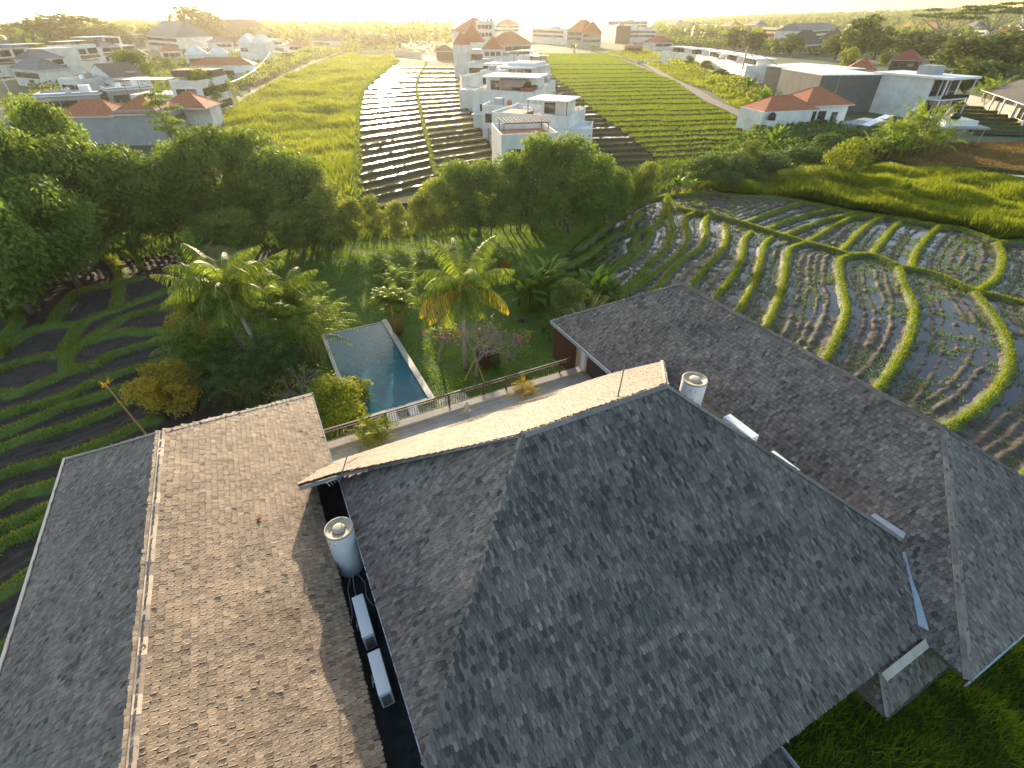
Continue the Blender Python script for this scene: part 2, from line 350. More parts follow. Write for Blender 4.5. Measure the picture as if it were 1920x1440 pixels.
# --- right-hand paddy
r_out = RP([(-120, 440), (0, 330), (130, 240), (250, 180), (345, 155), (520, 143), (800, 160), (940, 180), (1180, 230), (1400, 260), (1640, 300), (1800, 355), (1920, 358)])
r_out = [tuple(p[:2]) for p in r_out] + [(78, 50), (74, 22), (40, 3), (26, 1.5), (24, 3), (8, 30)]
rb = [[(520, 240), (690, 285), (800, 320), (960, 370), (1080, 400), (1150, 425), (1250, 425), (1370, 475), (1500, 500), (1620, 550), (1700, 585), (1820, 610), (1920, 640), (2080, 670)],
 [(345, 165), (520, 150), (650, 165), (800, 170), (940, 190), (1060, 215), (1180, 240), (1300, 255), (1400, 270), (1530, 295), (1640, 310), (1740, 345), (1800, 368), (1920, 365), (2100, 370)],
 [(940, 195), (850, 225), (690, 285)], [(1100, 220), (1000, 240), (870, 280), (790, 312)], [(1180, 240), (1050, 270), (900, 325), (862, 342)],
 [(1290, 258), (1180, 255), (1080, 300), (970, 367)], [(1300, 256), (1250, 280), (1190, 330), (1120, 405)], [(1370, 280), (1320, 330), (1250, 422)],
 [(1540, 300), (1490, 350), (1440, 420), (1425, 480)], [(1800, 370), (1820, 450), (1790, 530), (1705, 587)],
 [(480, 235), (430, 262), (430, 305), (440, 350), (415, 410), (330, 480), (250, 540), (150, 600)], [(540, 250), (518, 275), (520, 350), (490, 400), (400, 460), (340, 530), (280, 600)],
 [(600, 285), (612, 340), (590, 410), (540, 460), (480, 535), (430, 610)], [(720, 325), (690, 360), (680, 420), (650, 500), (575, 600), (520, 690)],
 [(810, 350), (780, 380), (755, 470), (735, 540), (675, 650), (600, 770)], [(960, 372), (890, 400), (870, 480), (850, 580), (800, 710), (720, 850)],
 [(1150, 428), (1110, 450), (1110, 530), (1130, 620), (1130, 700), (1060, 855), (960, 980)], [(1370, 480), (1390, 560), (1430, 640), (1425, 740), (1390, 840), (1300, 980), (1200, 1090)],
 [(1700, 590), (1770, 680), (1840, 800), (1845, 920), (1790, 1020), (1700, 1110), (1620, 1160), (1500, 1240)], [(1930, 645), (2010, 760), (2090, 950), (2100, 1150), (2040, 1300), (1900, 1420)],
 [(350, 190), (330, 260), (280, 310), (220, 330), (205, 370), (190, 420), (80, 490), (-40, 540)], [(240, 235), (190, 280), (180, 330), (120, 340), (0, 425), (-80, 470)],
 [(345, 165), (360, 260), (372, 330), (340, 400), (270, 470), (190, 560), (80, 640)], [(285, 318), (260, 370), (200, 440), (90, 505), (0, 560)],
 [(345, 165), (250, 190), (140, 255), (60, 320), (-40, 400)], [(345, 160), (400, 215), (480, 235), (540, 250)]]
RB = [smooth_line(RP(b)) for b in rb]
def rfn(X, Y):
    d = segdist(X, Y, RB); w_ = .32 + .22 * vnoise(X, Y, 1.1, 1)
    wet = fbm(X, Y, 7, 21); left = np.clip((14 - X + .1 * (Y - 40)) / 8, 0, 1)
    row = .5 + .5 * np.cos(2 * math.pi * (d + .35 * vnoise(X, Y, 2.5, 8)) / .78)
    cl = fbm(X, Y, .55, 11, 3)
    mud = .005 + .17 * row * (.30 + 1.0 * cl) + .20 * (cl - .5) + .26 * (wet - .52) - .07 * left - .12 * np.exp(-((d - .72) / .22) ** 2) - .10 * np.exp(-((d - 2.3 - .5 * vnoise(X, Y, 5, 14)) / .3) ** 2)
    b = np.clip(1.25 - d / w_, 0, 1); b = b * b * (3 - 2 * b)
    return mud * (1 - b) + b * (.30 + .08 * cl), np.clip(b * 1.3 + 1.5 * (fbm(X, Y, .8, 31) - .50) + .3 * (wet - .5), 0, 1)
heightfield('paddy_field', r_out, .14, rfn, M['mud'])
sheet('paddy_water', r_out, 0.0, M['paddywater'])
def bund_grass(mb, lines, per_m, wd, h, bw, z, poly=None, tone=None):
    for L in lines:
        s = np.linalg.norm(np.diff(L, axis=0), axis=1); n = int(s.sum() * per_m); i = rng.choice(len(s), n, p=s / s.sum())
        t = rng.random(n)[:, None]; p = L[i] * (1 - t) + L[i + 1] * t; q = np.diff(L, axis=0)[i] / s[i][:, None]
        o = rng.normal(0, wd * .5, n).clip(-wd, wd); p = p + np.stack([-q[:, 1], q[:, 0]], 1) * o[:, None]
        if poly is not None: k = inside(poly, p[:, 0], p[:, 1]); p = p[k]; o = o[k]
        if len(p) == 0: continue
        Z = z * np.clip(1.2 - np.abs(o) / wd, 0, 1)
        blades(mb, np.column_stack([p, Z]), h, bw, rng, .5, tone=None if tone is None else tone * (.6 + .8 * vnoise(p[:, 0], p[:, 1], 2.5, 4)))
mb = MB(); bund_grass(mb, RB, 190, .40, .24, .05, .26, r_out)
structure(mb, 'grass', M['grass'], kind='stuff', label='bright green grass growing along the bunds of the flooded paddy', cat='grass')
mb = MB(); Q = rand_in(r_out, 230000, rng); k = (fbm(Q[:, 0], Q[:, 1], 1.6, 41) + .3 * fbm(Q[:, 0], Q[:, 1], 9, 43)) > .58; Q = Q[k]
blades(mb, np.column_stack([Q, np.full(len(Q), .02)]), .16, .06, rng, .7)
structure(mb, 'grass', M['grass_d'], kind='stuff', label='sparse weeds sprouting between the muddy rows of the paddy', cat='weeds')

# --- left-hand paddy, dark and dry
l_out = [tuple(p[:2]) for p in LP([(-10, 520), (100, 360), (240, 220), (420, 130), (640, 95), (900, 95), (1080, 200), (1120, 300)])]
l_out = [(-70, 38), (-62, 50)] + l_out + [(-17, 35), (-12, 20), (-9, 5), (-12, -4), (-50, -4)]
lb = [LP([(270, 470), (330, 380), (380, 320), (460, 290), (600, 265), (720, 235)]), LP([(560, 120), (620, 180), (622, 250), (610, 330), (590, 400)]),
 LP([(-120, 680), (0, 620), (80, 560), (180, 500), (300, 480), (420, 470), (500, 430), (600, 400), (760, 340), (900, 290), (1090, 250)]),
 LP([(-200, 745), (0, 700), (120, 665), (250, 635), (380, 625), (440, 560), (560, 490), (640, 440), (780, 400), (880, 370), (1060, 310)]),
 LP([(330, 630), (360, 560), (400, 500), (430, 468)]), LP([(470, 560), (640, 510), (780, 512), (920, 490), (1050, 470)]),
 LP([(380, 700), (480, 690), (560, 640), (680, 600), (800, 570), (940, 550), (1080, 540)]), LP([(-160, 900), (0, 830), (80, 835), (150, 810), (280, 755), (400, 705), (480, 690)]),
 LP([(350, 640), (360, 700), (400, 705)]), LP([(-160, 1010), (0, 950), (150, 900), (330, 850), (500, 770), (640, 720), (780, 680), (960, 620), (1060, 600)]),
 LP([(-160, 1100), (0, 1040), (150, 980), (330, 900), (500, 850), (640, 800), (780, 760), (900, 740)]), LP([(-160, 1180), (0, 1120), (150, 1060), (330, 1010), (500, 950), (700, 860), (800, 820), (900, 800)]),
 LP([(-120, 1300), (0, 1255), (120, 1210), (260, 1180), (400, 1130), (540, 1080), (680, 1010), (800, 960)]),
 LQ([(-200, 430), (0, 340), (100, 290), (250, 250), (420, 190)]), LQ([(-150, 520), (0, 440), (100, 400), (240, 340), (400, 290)]), LQ([(-150, 620), (0, 520), (60, 480), (160, 440), (230, 390), (400, 330)]),
 LQ([(-150, 800), (0, 720), (60, 690), (170, 610), (320, 540)]), LQ([(-100, 1030), (0, 970), (90, 900), (250, 820)]), LQ([(-100, 1160), (0, 1080), (70, 1010), (200, 940)]), LQ([(-80, 1330), (0, 1260), (60, 1190), (200, 1100)]),
 LP([(0, 640), (20, 560), (90, 470), (110, 380)])]
LB = [smooth_line(b) for b in lb]
def lfn(X, Y):
    d = segdist(X, Y, LB); w_ = .38 + .38 * vnoise(X, Y, 2.2, 1); cl = fbm(X, Y, .6, 12, 3)
    b = np.clip(1.25 - d / w_, 0, 1); b = b * b * (3 - 2 * b)
    return (.0 + .22 * (cl - .5) + .07 * np.cos(2 * math.pi * d / .55)) * (1 - b) + b * (.34 + .08 * cl), np.clip(b * 1.3 + .5 * (fbm(X, Y, 1.2, 33) - .62), 0, 1)
heightfield('ploughed_field', l_out, .15, lfn, M['drymud'])
mb = MB(); bund_grass(mb, LB, 160, .60, .24, .06, .28, l_out)
structure(mb, 'grass', M['grass'], kind='stuff', label='green grass on the winding bunds of the dark ploughed paddy', cat='grass')

# --- far flooded terraces left of the white houses
cl_l = np.array([(800, 340), (700, 420), (600, 510), (570, 600), (560, 700), (555, 850), (550, 1000), (545, 1140)], float)
cl_s = np.array([(960, 350), (910, 450), (905, 520), (930, 640), (950, 740), (980, 850), (1000, 950), (1050, 1040)], float)
cl_r = np.array([(1110, 350), (1130, 430), (1145, 500), (1180, 600), (1240, 700), (1300, 800), (1345, 900), (1400, 1010)], float)
def xof(C, y): return np.interp(y, C[:, 1], C[:, 0])
sheet('terrace_soil', CP([tuple(p) for p in cl_l] + [(700, 1160), (1100, 1110), (1400, 1010)] + [tuple(p) for p in cl_r[::-1]] + [(960, 340)]), .0, M['farmud'])
def ribbon(mb, A, B, z, tone=.5):
    A = np.asarray(A)[:, :2]; B = np.asarray(B)[:, :2]; n = len(A)
    V = np.vstack([np.column_stack([A, np.full(n, z)]), np.column_stack([B, np.full(n, z)])])
    mb.add(V, [(i, i + 1, n + i + 1, n + i) for i in range(n - 1)], tone)
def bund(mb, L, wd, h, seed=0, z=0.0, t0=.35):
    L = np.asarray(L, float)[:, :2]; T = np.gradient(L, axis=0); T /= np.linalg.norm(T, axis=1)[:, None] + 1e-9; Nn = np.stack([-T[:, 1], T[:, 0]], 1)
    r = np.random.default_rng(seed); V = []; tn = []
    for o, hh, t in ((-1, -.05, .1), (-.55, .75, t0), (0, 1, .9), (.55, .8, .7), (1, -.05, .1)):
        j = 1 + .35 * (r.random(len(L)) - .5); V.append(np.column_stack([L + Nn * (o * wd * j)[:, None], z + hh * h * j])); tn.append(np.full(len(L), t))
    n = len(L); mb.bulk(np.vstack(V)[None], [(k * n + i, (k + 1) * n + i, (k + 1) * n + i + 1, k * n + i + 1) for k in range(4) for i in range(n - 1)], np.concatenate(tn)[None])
wat = MB(); bn = MB(); gr = MB()
ys = [385, 410, 440, 470, 505, 535, 560, 590, 620, 650, 682, 715, 752, 795, 835, 870, 912, 955, 1005, 1055, 1105, 1148]
def slope(y): return max(0, (y - 430) / 570) * 95
pl = None
for i, y in enumerate(ys):
    xl = xof(cl_l, y); ysx = y - slope(y); xs = xof(cl_s, ysx); yr = ysx - slope(y) * .55; xr = xof(cl_r, yr)
    nx = 26; xa = np.linspace(xl, xs, nx); ya = np.linspace(y, ysx, nx); xb = np.linspace(xs, xr, 20); yb = np.linspace(ysx, yr, 20)
    gap = (ys[i + 1] - y if i + 1 < len(ys) else 50); fr = np.interp(y, [380, 450, 600, 760, 820, 1100], [.60, .82, .78, .55, .34, .34])
    for X_, Y_, f_ in ((xa, ya, fr), (xb, yb, fr * np.interp(y, [380, 600, 1100], [.5, .85, .8]))):
        j = rng.normal(0, .5, len(X_)); L = np.array(CP(list(zip(X_, Y_ + j)))); L2 = np.array(CP(list(zip(X_, Y_ - gap * f_ * (1 + .10 * rng.normal(0, 1, len(X_))).clip(.6, 1.3)))))
        ribbon(wat, L, L2, .04)
        dist = L[len(L) // 2][1]; L3 = np.array(CP(list(zip(X_, Y_ + 2 + j))))
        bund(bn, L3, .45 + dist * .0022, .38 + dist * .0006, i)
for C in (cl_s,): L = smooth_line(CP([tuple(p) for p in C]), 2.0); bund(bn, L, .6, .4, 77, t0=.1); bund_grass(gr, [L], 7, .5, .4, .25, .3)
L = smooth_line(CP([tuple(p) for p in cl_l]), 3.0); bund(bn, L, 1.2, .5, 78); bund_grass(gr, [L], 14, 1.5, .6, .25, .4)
# --- dark terraces right of the white houses
dl = np.array([(80, 470), (150, 560), (200, 660), (260, 770), (330, 860), (400, 960), (480, 1060), (580, 1180), (640, 1260)], float)
dr = np.array([(215, 470), (330, 590), (480, 700), (580, 800), (700, 905), (850, 1000), (960, 1090), (1040, 1165), (1100, 1250)], float)
sheet('terrace_soil', GP([(80, 440), (215, 460)] + [tuple(p) for p in dr[1:]] + [(700, 1290)] + [tuple(p) for p in dl[::-1]]), -.01, M['farmud'])
y = 480; i = 0
while y < 1250:
    g_ = 17 + (y - 480) * .04; xl, xr = xof(dl, y), xof(dr, y - (y - 480) * .02); nx = 22; X_ = np.linspace(xl, xr, nx); Y_ = np.linspace(y, y - (y - 480) * .03, nx)
    L = np.array(GP(list(zip(X_, Y_ + rng.normal(0, .8, nx))))); f_ = rng.choice([.15, .3, .55], p=[.5, .3, .2]); a = rng.integers(0, 12)
    L2 = np.array(GP(list(zip(X_, Y_ - g_ * f_ * (1 + .4 * rng.normal(0, 1, nx)).clip(.2, 1.6))))); ribbon(wat, L[a:], L2[a:], .04)
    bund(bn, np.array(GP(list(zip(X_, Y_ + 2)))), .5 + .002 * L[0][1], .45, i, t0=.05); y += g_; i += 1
# --- green rice terraces
gf = [(200, 400), (450, 405), (700, 400), (870, 470), (1080, 560), (1200, 600), (1330, 690), (1480, 790), (1640, 860), (1760, 930), (1830, 1000), (1880, 1080), (1860, 1200), (1500, 1230), (1100, 1240), (1040, 1160), (850, 1000), (700, 905), (580, 800), (480, 700), (330, 590), (215, 470)]
GF = GP(gf); M['ricebase'] = mat('rice_ground', (.085, .14, .02), (.06, .105, .018), .3, .8, .4, 5)
sheet('rice_field', GF, .03, M['ricebase'])
gys = [490, 530, 560, 596, 625, 650, 675, 703, 735, 765, 797, 845, 882, 925, 962, 1003, 1044, 1083, 1118, 1155, 1195]
gl = np.array([(215, 470), (330, 590), (480, 700), (580, 800), (700, 905), (850, 1000), (960, 1090), (1040, 1165), (1100, 1240)], float)
gR = np.array([(870, 470), (1080, 560), (1200, 600), (1330, 690), (1480, 790), (1640, 860), (1760, 930), (1830, 1000), (1880, 1080), (1860, 1240)], float)
GL = []
for i, y in enumerate(gys):
    sl_ = (y - 480) * .075; xl = xof(gl, y); xr = xof(gR, y - sl_); n_ = 34; X_ = np.linspace(xl, xr, n_); s_ = np.linspace(0, 1, n_)
    Y_ = y - sl_ * s_ + 5 * (vnoise(X_, X_ * 0 + y, 160, 3) - .5) + (12 if y > 780 else 0) * np.where(s_ > .5 + .12 * math.sin(i * .8), 1, 0) * (1 if i % 2 else .55)
    L = smooth_line(GP(list(zip(X_, Y_))), 1.5); GL.append(L); bund(bn, L, .38 + .0018 * L[0][1], .50, i + 50, t0=.0)  # near flank kept bare soil colour, painting in the riser's shade
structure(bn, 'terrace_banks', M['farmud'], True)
structure(wat, 'terrace_water', M['farwater'])
Q = rand_in(GF, 180000, rng); d = np.sqrt(Q[:, 0] ** 2 + Q[:, 1] ** 2); keep = rng.random(len(Q)) < np.clip(150 / d, .15, 1); Q = Q[keep]; d = d[keep]
sd = np.full(len(Q), 9.0); sd = segdist(Q[:, 0], Q[:, 1], [L[::4] for L in GL]); k = sd > .55; Q = Q[k]; d = d[k]
rc = MB(); blades(rc, np.column_stack([Q, np.full(len(Q), .03)]), .42, .10 + .0012 * d, rng, .3, tone=.35 + .4 * fbm(Q[:, 0], Q[:, 1], 12, 5))
structure(rc, 'rice', M['rice'], kind='stuff', label='short bright green rice standing on the stepped field', cat='rice')
structure(gr, 'grass', M['grass_d'], kind='stuff', label='grass along the edges of the flooded terraces', cat='grass')

# --- overgrown field left of the water, wild strips, lawn, verge
def wild(name, P, n, h, w0, m, label, cat='grass', z=0.0, lump=5, ls=.6, tone=.5, wk=.0012, avoid=None):
    Q = rand_in(P, n, rng); d = np.sqrt(Q[:, 0] ** 2 + Q[:, 1] ** 2); k = rng.random(len(Q)) < np.clip(130 / d, .1, 1)
    if avoid is not None: k &= ~avoid(Q[:, 0], Q[:, 1])
    Q = Q[k]; d = d[k]; f = fbm(Q[:, 0], Q[:, 1], lump, 9)
    mb = MB(); blades(mb, np.column_stack([Q, z + ls * h * np.clip(f - .35, 0, 1) * 2]), h * (.5 + f), w0 + wk * d, rng, .5, tone=tone * (.4 + 1.2 * fbm(Q[:, 0], Q[:, 1], lump * 1.7, 19)))
    return structure(mb, name, m, kind='stuff', label=label, cat=cat)
M['fieldbase'] = mat('field_ground', (.12, .16, .03), (.085, .12, .025), .12, .9, .4, 2)
lf = CP([(-20, 545), (120, 460), (270, 390), (420, 335), (560, 300), (770, 300), (790, 345), (700, 420), (600, 510), (568, 600), (558, 700), (553, 850), (540, 1000), (540, 1150), (300, 1100), (150, 900), (-100, 800), (-260, 760), (-200, 650)])
def lumps(a, s_, sd_): return lambda X, Y: (.02 + a * fbm(X, Y, s_, sd_), np.full(X.shape, .5))
heightfield('overgrown_field', lf, 1.6, lumps(.9, 7, 9), M['fieldbase'])
wild('grass', lf, 260000, 1.0, .14, M['grass'], 'tall tangled yellow green grass filling the idle field', lump=7, ls=.7)
wr = RP([(345, 155), (520, 140), (760, 110), (1000, 70), (1300, 40), (1500, 60), (2050, 130), (2100, 360), (1920, 352), (1800, 352), (1640, 295), (1400, 255), (1180, 225), (940, 178), (800, 158), (520, 143)])
heightfield('overgrown_field', wr, .8, lumps(.45, 4, 29), M['fieldbase'])
wild('grass', wr, 190000, .95, .08, M['grass'], 'lumpy bank of long yellow green grass above the flooded paddy', lump=4, z=.12, ls=.6)
brown = TP([(700, 1010), (1000, 985), (1250, 970), (1500, 960), (1930, 940), (2300, 920), (2400, 1180), (1930, 1180), (1500, 1140), (1200, 1110), (1000, 1060), (760, 1100)])
sheet('bare_field', brown, -.1, M['brown'])
wild('grass', brown, 40000, .35, .06, mat('straw', (.26, .17, .07), (.20, .13, .05), .3, .8, 0, ta=(.7, .7, .7), tb=(1.2, 1.2, 1.1), transl=.3), 'short dry straw on the brown field', lump=6, z=-.1)
sheet('mud_patch', TP([(700, 1110), (1000, 1055), (1180, 1085), (1230, 1110), (1050, 1150), (740, 1165)]), -.05, M['farmud'])
mb = MB(); ribbon(mb, TP([(1150, 1150), (1250, 1162), (1380, 1165), (1600, 1185), (1940, 1215)]), TP([(1150, 1145), (1250, 1140), (1400, 1150), (1600, 1172), (1940, 1195)]), .5); structure(mb, 'paddy_water', M['paddywater'])
bn = MB(); gr = MB(); L_ = []
for q in ([(1150, 1140), (1300, 1120), (1480, 1130), (1940, 1175)], [(1150, 1170), (1400, 1175), (1700, 1190), (1960, 1225)], [(1300, 1200), (1500, 1215), (1750, 1250), (1960, 1260)], [(1380, 1250), (1600, 1262), (1800, 1300), (1960, 1315)], [(1500, 1230), (1700, 1240), (1960, 1290)]):
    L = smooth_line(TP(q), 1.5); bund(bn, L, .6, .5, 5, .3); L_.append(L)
# stepped brown terraces by the stone wall
for i in range(9):
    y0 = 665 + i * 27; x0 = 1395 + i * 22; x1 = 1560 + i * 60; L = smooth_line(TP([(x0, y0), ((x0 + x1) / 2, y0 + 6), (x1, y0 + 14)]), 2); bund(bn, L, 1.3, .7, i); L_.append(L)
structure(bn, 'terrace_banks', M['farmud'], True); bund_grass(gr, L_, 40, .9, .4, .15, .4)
structure(gr, 'grass', M['grass'], kind='stuff', label='grass on the low banks at the edge of the brown field', cat='grass')
wl = GP([(700, 395), (1010, 370), (1130, 440), (1330, 450), (1340, 500), (1500, 540), (1640, 600), (1700, 650), (1830, 640), (1900, 700), (1880, 900), (1700, 830), (1480, 680), (1300, 620), (1200, 580), (1000, 480)])
wild('grass', wl, 70000, .9, .10, M['grass'], 'wild green growth between the dirt lane and the white terraces', lump=6, z=-.2, ls=1.0)
# lanes
def road(name, P, wd, m, z=.06):
    L = smooth_line(P, 2.0); T = np.gradient(L, axis=0); T /= np.linalg.norm(T, axis=1)[:, None]; Nn = np.stack([-T[:, 1], T[:, 0]], 1)
    mb = MB(); ribbon(mb, L + Nn * wd / 2, L - Nn * wd / 2, z); structure(mb, name, m); return L
road('dirt_lane', GP([(640, 380), (870, 440), (1040, 500), (1180, 590), (1330, 660), (1500, 760), (1660, 830), (1790, 900), (1830, 960)]), 4.0, M['dirt'], .08)
road('dirt_lane', px([(360, 270), (395, 235), (440, 195), (500, 160), (545, 140), (590, 118), (640, 98)]), 3.6, M['dirt'], .55)
# lawn
lawn = px([(440, 560), (470, 500), (560, 455), (700, 435), (850, 425), (940, 425), (1060, 415), (1130, 410), (1150, 470), (1120, 560), (1170, 590), (1120, 700), (1000, 800), (620, 960), (420, 800)])
sheet('lawn', lawn, .0, M['lawn'])
pool_c = [hs(a, b) for a, b in ((1.9, 24.9), (6.9, 24.9), (6.9, 36.4), (1.9, 36.4))]
Q = rand_in(lawn, 330000, rng); k = inside(pool_c, Q[:, 0], Q[:, 1]); Q = Q[~k]
mow = .5 + .5 * np.sin((Q @ np.array([.35, .94])) * 2.1 + 3 * np.sin(Q[:, 0] * .11 + .6) + 1.5 * vnoise(Q[:, 0], Q[:, 1], 6, 3))
mb = MB(); blades(mb, np.column_stack([Q, np.zeros(len(Q))]), .05 + .05 * mow, .05, rng, .4, tone=.35 + .3 * fbm(Q[:, 0], Q[:, 1], 2.5, 5) + .15 * mow)
structure(mb, 'grass', M['grass_l'], kind='stuff', label='short mown lawn grass around the pool, with curved mower lines', cat='lawn grass')
# undergrowth below the tree line and verge beside the annex
ug = px([(-200, 700), (0, 560), (130, 500), (420, 470), (640, 455), (840, 440), (1000, 440), (1150, 410), (1260, 350), (1450, 350), (1600, 350), (1650, 300), (1300, 290), (1120, 330), (900, 400), (700, 410), (640, 400), (400, 330), (100, 380), (-300, 420)])
wild('undergrowth', ug, 90000, .6, .2, M['leaf_dark'], 'dark rough undergrowth below the line of trees', cat='undergrowth', lump=5, z=-.3, ls=.8)  # darker leaf colour stands in for the shade below the crowns
vg = [(2, -6), (4, 4), (10, 7.0), (16, 9.5), (20, 12), (25, 15), (30, 14), (34, 2), (16, -10)]
heightfield('verge', vg, .25, lambda X, Y: (-.12 + .1 * fbm(X, Y, 1.6, 3), np.full(X.shape, .5)), M['lawn'])
wild('grass', vg, 120000, .5, .06, M['grass'], 'rough weedy grass below the annex roof', lump=1.2, z=0.0, ls=.9, wk=0)
def pilerock(mb, c, r, seed):
    r_ = np.random.default_rng(seed); an = np.arange(9) * 2 * math.pi / 9; V = []
    for k, (q, h_) in enumerate(((1, 0), (.9, .4), (.6, .8), (.2, .95))): V += [np.asarray(c) + np.array([q * r * math.cos(t) * (.8 + .4 * r_.random()), q * r * math.sin(t) * (.8 + .4 * r_.random()), h_ * r * .6]) for t in an]
    mb.add(V, [(i * 9 + j, i * 9 + (j + 1) % 9, (i + 1) * 9 + (j + 1) % 9, (i + 1) * 9 + j) for i in range(3) for j in range(9)] + [tuple(range(27, 36))], r_.random())
# ------------------------------------------------------------ the villa
def H3(L): return [hs(*p) for p in L]
def shingles(mb, poly, eave, up, wd=.11, ex=.17, seed=0, tone_shift=0.0, lift=.018):
    """a real layer of overlapping pointed wooden shingles over a planar 3D polygon"""
    r = np.random.default_rng(seed); P = np.asarray(poly, float); e = np.asarray(eave, float); e /= np.linalg.norm(e)
    u = np.asarray(up, float); u -= u.dot(e) * e; u /= np.linalg.norm(u); n = np.cross(e, u); n *= np.sign(n[2])
    o = P[0]; S = (P - o) @ e; T = (P - o) @ u
    rows = np.arange(T.min(), T.max(), ex); s0, s1 = S.min(), S.max(); C = []; k = 0
    for i, t in enumerate(rows):
        q = np.arange(s0 + (i % 2) * wd / 2 + r.random() * .02, s1, wd); C.append(np.stack([q, np.full(len(q), t)], 1))
    C = np.vstack(C); C[:, 0] += r.normal(0, .006, len(C)); C[:, 1] += r.normal(0, .014, len(C))
    C = C[inside(np.stack([S, T], 1), C[:, 0], C[:, 1] + .08)]
    K = len(C); w_ = wd * .5 * (.93 + .05 * r.random(K)); L = ex * 1.35
    z1 = lift + .012 * r.random(K); z0 = .004 + .004 * r.random(K); th = .014
    lf_ = r.random(K) < .025; z1 = z1 + lf_ * .03 * r.random(K)
    c_ = .05
    tw = r.normal(0, .02, K)
    A = lambda x, y, z: (C[:, 0] + x - y * tw)[:, None] * e + (C[:, 1] + y + x * tw)[:, None] * u + np.asarray(z)[:, None] * n + o
    V = np.stack([A(-w_, c_, z1), A(-w_ * .45, 0, z1), A(w_ * .45, 0, z1), A(w_, c_, z1), A(w_, L, z0), A(-w_, L, z0),
                  A(-w_, c_, z1 - th - .006), A(-w_ * .45, 0, z1 - th - .006), A(w_ * .45, 0, z1 - th - .006), A(w_, c_, z1 - th - .006)], 1)
    xw = V[:, 0, 0]; yw = V[:, 0, 1]; big = fbm(xw + 50, yw + V[:, 0, 2] * 1.3 + 50, 2.2, 61) - .5
    tone = np.clip(.42 + tone_shift + .17 * r.normal(0, 1, K) + .42 * big - (r.random(K) < .05) * .25, 0, 1)
    mb.bulk(V, [(0, 1, 2, 3, 4, 5), (0, 6, 7, 1), (1, 7, 8, 2), (2, 8, 9, 3)], tone)
def slope(root, poly, eave, up, m, seed, shift=0.0, label=None, **k):
    P = np.array(H3(poly)); mb = MB(); mb.slab(P + np.array([0, 0, -.005]), .12, .2)
    o = mb.build('roof_slope', M['under'], root); s_ = MB(); shingles(s_, P, eave, up, seed=seed, tone_shift=shift, **k); s_.build('shingles', m, o)
    if label: o['label'] = label
    return o
def ridge(root, pts, wd=.16, step=1.3, seed=0, lab=None, m='ridge', sides=((1, 0, 0), (-1, 0, 0))):
    """row of overlapping cap boards on each side of a hip or ridge"""
    r = np.random.default_rng(seed); mb = MB(); P = H3(pts)
    for p, q in zip(P[:-1], P[1:]):
        L = np.linalg.norm(q - p); d = (q - p) / L; n = max(1, int(L / step))
        for sd in sides:
            s = np.asarray(sd[0] * U2 + sd[1] * U1 + sd[2] * UZ); s = s - s.dot(d) * d; s /= np.linalg.norm(s)
            for i in range(n):
                o = p + d * (i * L / n) + UZ * (.035 + .008 * r.random()); mb.box(o, d * (L / n * 1.02), s * wd * (.95 + .1 * r.random()), UZ * (.014 + .008 * r.random()), tone=r.random())
    mb.build('ridge_cap', M[m], root)
def gapbox(mb, a0, a1, b0, b1, z0, z1, t=.5): mb.box(hs(a0, b0, z0), U2 * (a1 - a0), U1 * (b1 - b0), UZ * (z1 - z0), t)

# left wing
kl = 3.4 / 4.8; zl = lambda a: 8.9 - kl * abs(a + 4.9)
v1 = thing('villa', 'left wing of the villa, long shingle roof whose right slope is sunlit brown', 'house', hs(-4.9, 10.5, 0), HA)
mb = MB(); gapbox(mb, -9.0, -.95, .7, 20.4, 0, 5.35); mb.build('wall', M['plaster'], v1)
RS = [(-.1, 21.1), (-4.9, 16.3), (-4.9, 4.8), (-.8, .7), (-.8, 15.3), (-.1, 15.6)]
slope(v1, [(a, b, zl(a)) for a, b in RS], U1, -U2 + kl * UZ, M['shingle_lit'], 1, .1, 'sunlit brown right slope', wd=.125, ex=.175, lift=.034)
slope(v1, [(-9.7, 0, 5.5), (-4.9, 4.8, 8.9), (-4.9, 16.3, 8.9), (-9.7, 21.1, 5.5)], U1, U2 + kl * UZ, M['shingle'], 2, .12)
slope(v1, [(-9.7, 21.1, 5.5), (-4.9, 16.3, 8.9), (-.1, 21.1, 5.5)], U2, -U1 + kl * UZ, M['shingle_lit'], 3)
slope(v1, [(-9.7, 0, 5.5), (-.8, .0, 5.5), (-.8, .7, 6.0), (-4.9, 4.8, 8.9)], U2, U1 + kl * UZ, M['shingle'], 4)
ridge(v1, [(-4.9, 4.8, 8.9), (-4.9, 16.3, 8.9)], .17, .42, 1, m='ridge_l', sides=((1, 0, -.7), (-1, 0, -.7)))
ridge(v1, [(-4.9, 16.3, 8.9), (-9.7, 21.1, 5.5)], .1, 1.3, 2, sides=((0, 1, -.7), (-1, 0, -.7))); ridge(v1, [(-4.9, 16.3, 8.9), (-.1, 21.1, 5.5)], .12, 1.3, 3, sides=((0, 1, -.7), (1, 0, -.7)))
mb = MB(); gapbox(mb, -9.82, .0, 21.1, 21.16, 5.3, 5.56); gapbox(mb, -9.82, -9.74, 0, 21.1, 5.3, 5.56); gapbox(mb, -.08, -.03, 15.7, 21.1, 5.3, 5.52); mb.build('fascia', M['greywall'], v1)

